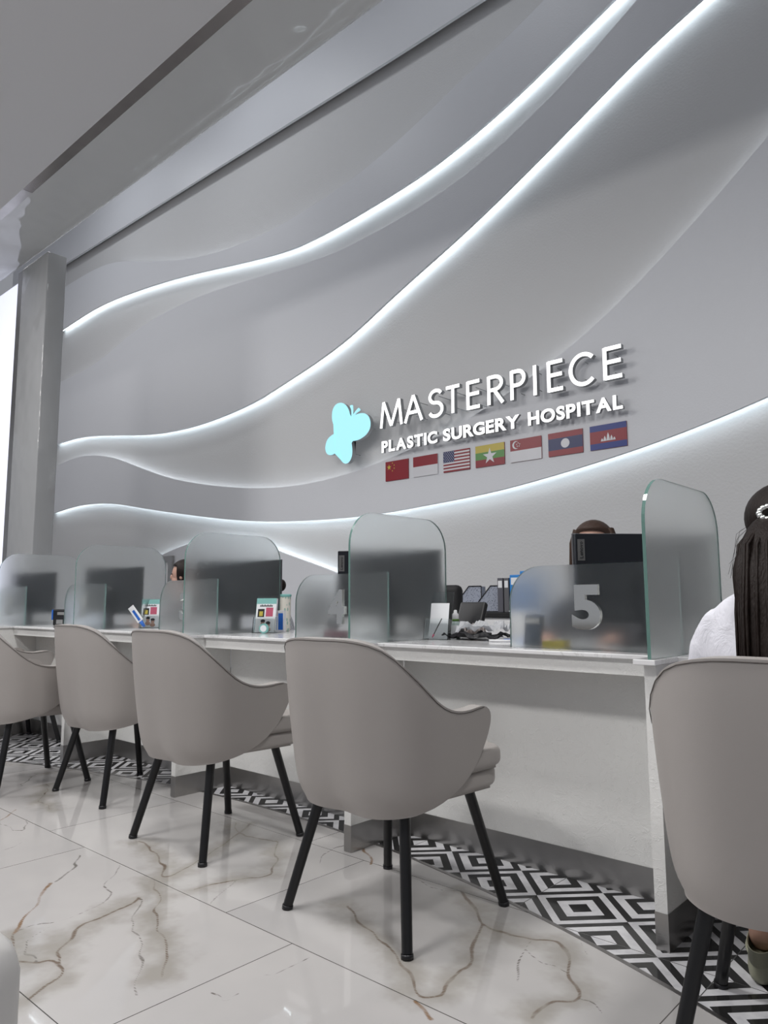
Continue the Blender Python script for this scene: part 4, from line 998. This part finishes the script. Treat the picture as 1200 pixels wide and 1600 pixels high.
def folder(x, y, w, mat, h, label):
    t = thing('lever_folder', label, 'folder', (x, y, 0.8355), 0.1, 'folders on the back cabinet')
    obj('cover', mbox(0, w, 0, 0.24, 0, h, bev=0.004), mat, t)
    obj('spine_label', mbox(w * .15, w * .85, -0.001, -0.0002, h - 0.07, h - 0.02), M_paper, t)
folder(-2.985, 4.52, 0.045, M_navyd, 0.245, 'dark grey folder standing next to the magazine boxes')
folder(-2.930, 4.52, 0.040, M_bezel, 0.245, 'slim grey folder between the dark one and the blue one')
folder(-2.880, 4.52, 0.075, M_lblue, 0.265, 'bright blue folder at the right end of the row')
folder(-2.795, 4.52, 0.07, M_lblue, 0.29, 'bright blue folder half hidden behind the numeral 5 panel')
pr = thing('printer', 'low white printer on the back cabinet left of the magazine boxes', 'printer', (-3.92, 4.75, 0.8355))
obj('body', mbox(-0.2, 0.2, -0.18, 0.18, 0, 0.17, bev=0.015, seg=3), M_white, pr, smooth=True, angle=40)
obj('paper_tray', mbox(-0.15, 0.15, -0.10, 0.10, 0.1702, 0.185, bev=0.003), M_paper, pr)

# ------------------------------------------------------------------ things on the counter
ZC = 0.7552
def holder(label, x, y, rz, w, h, face, group='clear leaflet holders on the counter'):
    t = thing('leaflet_holder', label, 'leaflet holder', (x, y, ZC), rz, group)
    bm = bmesh.new(); Mt = Matrix.Rotation(-0.2, 4, 'X')
    box(bm, -w / 2, w / 2, 0.030, 0.0325, 0.0, h, M=Mt); box(bm, -w / 2, w / 2, 0.0, 0.003, 0.0, h * 0.42, M=Matrix.Rotation(-0.2, 4, 'X')); box(bm, -w / 2, w / 2, 0, 0.10, 0, 0.003)
    for sx in (-w / 2, w / 2 - 0.0025): box(bm, sx, sx + 0.0025, 0.0032, 0.0298, 0.0035, h * 0.42, M=Mt)
    obj('stand', bm, M_acr, t)
    return t
MT = Matrix.Rotation(-0.2, 4, 'X')
hA = holder('clear acrylic leaflet holder with a white price card, right of the fourth screen', -1.945, 2.47, 0.25, 0.115, 0.21, 0)
cd_ = obj('price_card', mbox(-0.042, 0.042, 0.014, 0.016, 0.004, 0.158, M=MT), M_paper, None); cd_.location = (-1.940, 2.472, ZC + 0.0); cd_.rotation_euler = (0, 0, 0.25)
tag(cd_, 'white price card standing in the clear holder right of the fourth screen', 'card')
bm = bmesh.new()
def brochure(x, y, rz, label):
    b = obj('brochure_stack', mbox(-0.055, 0.055, 0.0075, 0.026, 0.004, 0.185, M=MT), M_paper, None); b.location = (x, y, ZC); b.rotation_euler = (0, 0, rz)
    tag(b, label, 'brochure', 'brochures in clear holders')
    def patch(nm_, x0, x1, z0, z1, m, dy=0.0): return obj(nm_, mbox(x0, x1, 0.0068 - dy, 0.0073 - dy, z0, z1, M=MT), m, b)
    patch('header', -0.055, 0.055, 0.155, 0.185, M_teal)
    obj('side_strip', mbox(-0.0565, -0.0553, 0.0075, 0.026, 0.004, 0.185, M=MT), M_teal, b)
    bm = bmesh.new()
    for k in range(9): rect(bm, -0.035 + k * 0.008, -0.029 + k * 0.008, 0.140, 0.148 + 0.003 * (k % 2), 0.0066, 0)
    bmesh.ops.transform(bm, matrix=MT, verts=bm.verts); obj('title_line', bm, M_blk, b)
    patch('photo', -0.045, -0.008, 0.085, 0.128, M_blk); patch('photo', 0.0, 0.04, 0.088, 0.135, M_pink)
    patch('photo', -0.036, -0.016, 0.090, 0.115, M_yel, 0.0007)
    bm = bmesh.new()
    for cx_, cz_ in ((-0.012, 0.052), (0.018, 0.042)):
        ellipsoid(bm, (cx_, 0.0064, cz_), (0.011, 0.0006, 0.014), 14, 8, mi=0); ellipsoid(bm, (cx_, 0.0062, cz_ + 0.012), (0.013, 0.0006, 0.009), 14, 8, mi=1); ellipsoid(bm, (cx_, 0.0064, cz_ - 0.022), (0.017, 0.0005, 0.012), 14, 8, mi=0)
    bmesh.ops.transform(bm, matrix=MT, verts=bm.verts); obj('portrait_print', bm, [M_skin, M_blk], b)
    return b
hB = holder('clear acrylic holder of mint brochures between third monitor and pink box', -3.075, 2.46, 0.5, 0.125, 0.20, 0); brochure(-3.075, 2.463, 0.5, 'mint and white brochures beside the small pink and blue box')
hC = holder('clear acrylic holder of mint brochures behind the ointment tube', -4.30, 2.52, 0.9, 0.125, 0.20, 0); brochure(-4.30, 2.523, 0.9, 'mint and white brochures behind the tilted ointment tube')
# tube leaning on the brochure
tb = thing('ointment_tube', 'white and blue ointment tube leaning on the brochures at left', 'tube', (-4.215, 2.44, ZC + 0.012), 0.6)
Mr = Matrix.Rotation(math.radians(-38), 4, 'Y')
bm = bmesh.new(); box(bm, -0.021, 0.021, -0.0035, 0.0035, 0.04, 0.155, bev=0.003, M=Mr); obj('body', bm, M_white, tb)
bm = bmesh.new(); box(bm, -0.008, 0.008, -0.0045, -0.0037, 0.05, 0.125, M=Mr); obj('label_strip', bm, M_cblue, tb)
bm = bmesh.new(); tube(bm, [Mr @ Vector((0, 0, 0.0)), Mr @ Vector((0, 0, 0.039))], [0.008, 0.012], 12); obj('cap', bm, M_cblue, tb)
# tumbler
tm = thing('tumbler', 'tall cream tumbler with green leaf print and mint lid', 'tumbler', (-3.185, 2.70, ZC))
M_leaf = principled('leaf_print', (0.62, 0.60, 0.54), 0.5)
mp = nd(M_leaf, 'ShaderNodeMapping'); mp.inputs['Rotation'].default_value = (0, 0.6, 0); mp.inputs['Scale'].default_value = (1, 1, 0.45); lk(M_leaf, objc(M_leaf), mp.inputs[0])
_v = nd(M_leaf, 'ShaderNodeTexVoronoi'); _v.inputs['Scale'].default_value = 60; lk(M_leaf, mp.outputs[0], _v.inputs['Vector'])
lk(M_leaf, mixc(M_leaf, mrange(M_leaf, _v.outputs['Distance'], 0.30, 0.36, 1, 0), (0.66, 0.63, 0.56), (0.30, 0.42, 0.36)), BC(M_leaf))
bm = bmesh.new(); lathe(bm, [(0.026, 0), (0.030, 0.004), (0.0335, 0.185), (0.033, 0.188)]); obj('cup', bm, M_leaf, tm, smooth=True, angle=40)
bm = bmesh.new(); lathe(bm, [(0.0345, 0.1885), (0.0352, 0.192), (0.0352, 0.200), (0.031, 0.203)]); obj('lid', bm, M_teal, tm, smooth=True, angle=40)
# little boxes
bx = thing('cosmetic_box', 'small pink and blue cosmetic box left of the tumbler', 'box', (-3.125, 2.605, ZC), 0.35)
obj('carton', mbox(-0.04, 0.04, -0.012, 0.012, 0, 0.115, bev=0.001), M_white, bx)
bm = bmesh.new(); box(bm, -0.040, 0.0, -0.0128, -0.0122, 0.085, 0.113); obj('pink_print', bm, M_pink, bx)
bm = bmesh.new(); box(bm, -0.038, -0.002, -0.0128, -0.0122, 0.01, 0.082); box(bm, 0.006, 0.034, -0.0128, -0.0122, 0.012, 0.10); obj('blue_print', bm, M_cblue, bx)
rc = thing('round_tin', 'round mint tin standing before the brochures by the third screen', 'tin', (-3.03, 2.43, ZC), 0.5)
bm = bmesh.new(); lathe(bm, [(0.024, 0), (0.0255, 0.002), (0.0255, 0.014), (0.024, 0.016)]); bmesh.ops.transform(bm, matrix=Matrix.Translation((0, 0.008, 0.0255)) @ Matrix.Rotation(PI / 2, 4, 'X'), verts=bm.verts); obj('case', bm, M_teal, rc)
bm = bmesh.new(); lathe(bm, [(0.017, 0.0), (0.017, 0.0008)]); bmesh.ops.transform(bm, matrix=Matrix.Translation((0, -0.0082, 0.0255)) @ Matrix.Rotation(PI / 2, 4, 'X'), verts=bm.verts); obj('label_disc', bm, M_paper, rc)
# dropper bottle
bo = thing('dropper_bottle', 'small clear bottle with green ring and white cap by the leaflet holder', 'bottle', (-1.935, 2.60, ZC))
bm = bmesh.new(); lathe(bm, [(0.019, 0), (0.0205, 0.003), (0.0205, 0.062), (0.017, 0.072), (0.015, 0.074)]); obj('body', bm, principled('pale_liquid', (0.50, 0.60, 0.58), 0.15), bo, smooth=True, angle=50)
bm = bmesh.new(); lathe(bm, [(0.0155, 0.0745), (0.0155, 0.084)]); obj('ring', bm, M_green, bo)
bm = bmesh.new(); lathe(bm, [(0.0145, 0.0845), (0.0145, 0.104), (0.008, 0.110), (0.0075, 0.120), (0.004, 0.123)]); obj('cap', bm, M_white, bo, smooth=True, angle=50)
bm = bmesh.new(); lathe(bm, [(0.0207, 0.012), (0.0209, 0.013), (0.0209, 0.056), (0.0207, 0.057)]); obj('label', bm, M_paper, bo, smooth=True)
# card terminal
kt = thing('desk_terminal', 'black desk terminal tilted up behind the crumpled papers', 'terminal', (-1.99, 2.77, ZC), 0.1)
obj('base', mbox(-0.09, 0.09, -0.05, 0.06, 0, 0.02, bev=0.006), M_blk, kt)
bm = bmesh.new(); box(bm, -0.068, 0.068, 0, 0.03, 0.0, 0.155, bev=0.01, seg=3, M=Matrix.Translation((0, -0.02, 0.02)) @ Matrix.Rotation(-0.45, 4, 'X')); obj('display', bm, M_blk, kt)
bm = bmesh.new(); box(bm, -0.015, 0.015, 0.035, 0.05, 0.0202, 0.09); obj('stay', bm, M_blk, kt)
# papers heap
def sheet(name, label, x, y, z, sx, sy, amp, m, seed, rz):
    random.seed(seed); bm = bmesh.new(); N = 18
    ph = [random.uniform(0, 6) for _ in range(6)]
    G = [[bm.verts.new(((i / N - .5) * sx, (j / N - .5) * sy, amp * (0.5 + 0.25 * (math.sin(i * .9 + ph[0] + j * .3) + math.sin(j * 1.1 + ph[1] - i * .4)) + random.uniform(-.2, .2)))) for i in range(N + 1)] for j in range(N + 1)]
    for j in range(N):
        for i in range(N): bm.faces.new((G[j][i], G[j][i + 1], G[j + 1][i + 1], G[j + 1][i]))
    bmesh.ops.solidify(bm, geom=bm.faces[:], thickness=0.0008)
    zm = min(v.co.z for v in bm.verts)
    for v in bm.verts: v.co.z -= zm
    o = obj(name, bm, m); o.location = (x, y, z); o.rotation_euler = (0, 0, rz); return tag(o, label, name.replace('_', ' '))
M_wrap = principled('dark_wrap', (0.05, 0.05, 0.055), 0.35)
sheet('crumpled_bag', 'crumpled black plastic bag under the pile of white tissue', -1.80, 2.56, ZC, 0.26, 0.13, 0.030, M_wrap, 3, 0.05)
sheet('crumpled_paper', 'crumpled white tissue paper on top of the black bag', -1.775, 2.575, ZC + 0.031, 0.20, 0.13, 0.040, M_paper, 5, 0.3)
sheet('crumpled_paper', 'small folded pinkish paper at the left of the crumpled tissue', -1.875, 2.66, ZC, 0.08, 0.06, 0.05, principled('pinkish_paper', (0.68, 0.62, 0.60), 0.7), 8, -0.2)
random.seed(9)
for k, (x, y, a, m, lb_) in enumerate([(-1.63, 2.50, 0.5, M_white, 'white pen lying right of the crumpled tissue'), (-1.60, 2.56, 0.35, M_cblue, 'blue pen lying by the numeral 5 panel')]):
    t = thing('pen', lb_, 'pen', (x, y, ZC + 0.005), a)
    bm = bmesh.new(); tube(bm, [(-0.055, 0, 0), (0.05, 0, 0)], 0.005, 10); obj('barrel', bm, m, t)
    bm = bmesh.new(); tube(bm, [(0.0505, 0, 0), (0.065, 0, 0)], [0.0045, 0.001], 10); obj('tip', bm, M_teal if k == 0 else M_blk, t)
pc = thing('pen_cup', 'white mesh pen cup beside the numeral 5 panel', 'pen cup', (-1.665, 2.70, ZC))
M_mesh = principled('perforated_white', (0.7, 0.7, 0.7), 0.5)
_v = nd(M_mesh, 'ShaderNodeTexVoronoi'); _v.inputs['Scale'].default_value = 160; _v.inputs['Randomness'].default_value = 0; lk(M_mesh, objc(M_mesh), _v.inputs['Vector'])
lk(M_mesh, mixc(M_mesh, mrange(M_mesh, _v.outputs['Distance'], 0.28, 0.34, 1, 0), (0.72, 0.72, 0.72), (0.25, 0.25, 0.26)), BC(M_mesh))
obj('cup', mbox(-0.035, 0.035, -0.035, 0.035, 0, 0.115, bev=0.006), M_mesh, pc)
obj('rim', mbox(-0.038, 0.038, -0.038, 0.038, 0.1155, 0.12, bev=0.001), M_white, pc)
# small red pen in the holder
pen = thing('pen', 'thin dark pen with a red tip leaning in the clear leaflet holder', 'pen', (-1.915, 2.44, ZC + 0.004), -0.12)
bm = bmesh.new(); tube(bm, [(-0.025, 0.01, 0.02), (0.008, 0.025, 0.085)], 0.0022, 8); obj('barrel', bm, M_blk, pen)
bm = bmesh.new(); tube(bm, [(-0.032, 0.007, 0.006), (-0.0255, 0.0098, 0.019)], [0.0015, 0.004], 8); obj('tip', bm, M_pink, pen)
# rubber stamp
stp = thing('rubber_stamp', 'black and blue self inking stamp beside the far left screen', 'stamp', (-5.30, 2.405, ZC), 0.8)
obj('housing', mbox(-0.045, 0.045, -0.025, 0.025, 0, 0.115, bev=0.008), M_blk, stp)
obj('blue_cover', mbox(-0.056, -0.0455, -0.022, 0.022, 0.04, 0.113, bev=0.003), M_cblue, stp)
bm = bmesh.new(); box(bm, -0.015, 0.036, -0.0262, -0.0252, 0.075, 0.095); box(bm, -0.020, 0.025, -0.0262, -0.0252, 0.012, 0.042); obj('label', bm, M_logo, stp)
# document box and things blurred behind glass
db = thing('document_box', 'pale blue document box behind the far left screen', 'box', (-5.38, 2.66, ZC), 0.05)
obj('carton', mbox(-0.24, 0.20, -0.06, 0.06, 0, 0.19, bev=0.004), principled('pale_blue_card', (0.55, 0.60, 0.70), 0.6), db)
cal = thing('calculator', 'dark calculator standing blurred behind the numeral 5 panel', 'calculator', (-1.405, 2.34, ZC), 0.0)
bm = bmesh.new(); box(bm, -0.035, 0.035, 0, 0.015, 0.002, 0.11, bev=0.003, M=Matrix.Rotation(-0.15, 4, 'X')); obj('case', bm, principled('navy_plastic', (0.03, 0.04, 0.06), 0.5), cal)
bm = bmesh.new(); box(bm, -0.028, 0.028, -0.001, -0.0002, 0.08, 0.10, M=Matrix.Rotation(-0.15, 4, 'X')); obj('display', bm, M_logo, cal)
yb = thing('note_block', 'yellow note block lying blurred behind the numeral 5 panel', 'note block', (-1.30, 2.33, ZC), 0.2)
obj('pad', mbox(-0.04, 0.04, -0.03, 0.03, 0, 0.022, bev=0.001), M_yel, yb)
tc = thing('tape_dispenser', 'dark pink tape dispenser blurred behind the numeral 4 panel', 'tape dispenser', (-2.42, 2.36, ZC), 0.1)
obj('base', mbox(-0.06, 0.06, -0.025, 0.025, 0, 0.03, bev=0.008), principled('mauve_plastic', (0.20, 0.10, 0.12), 0.5), tc)
bm = bmesh.new(); lathe(bm, [(0.026, -0.01), (0.026, 0.01)]); bmesh.ops.transform(bm, matrix=Matrix.Translation((-0.015, 0, 0.057)) @ Matrix.Rotation(PI / 2, 4, 'X'), verts=bm.verts); obj('roll', bm, M_bezel, tc)
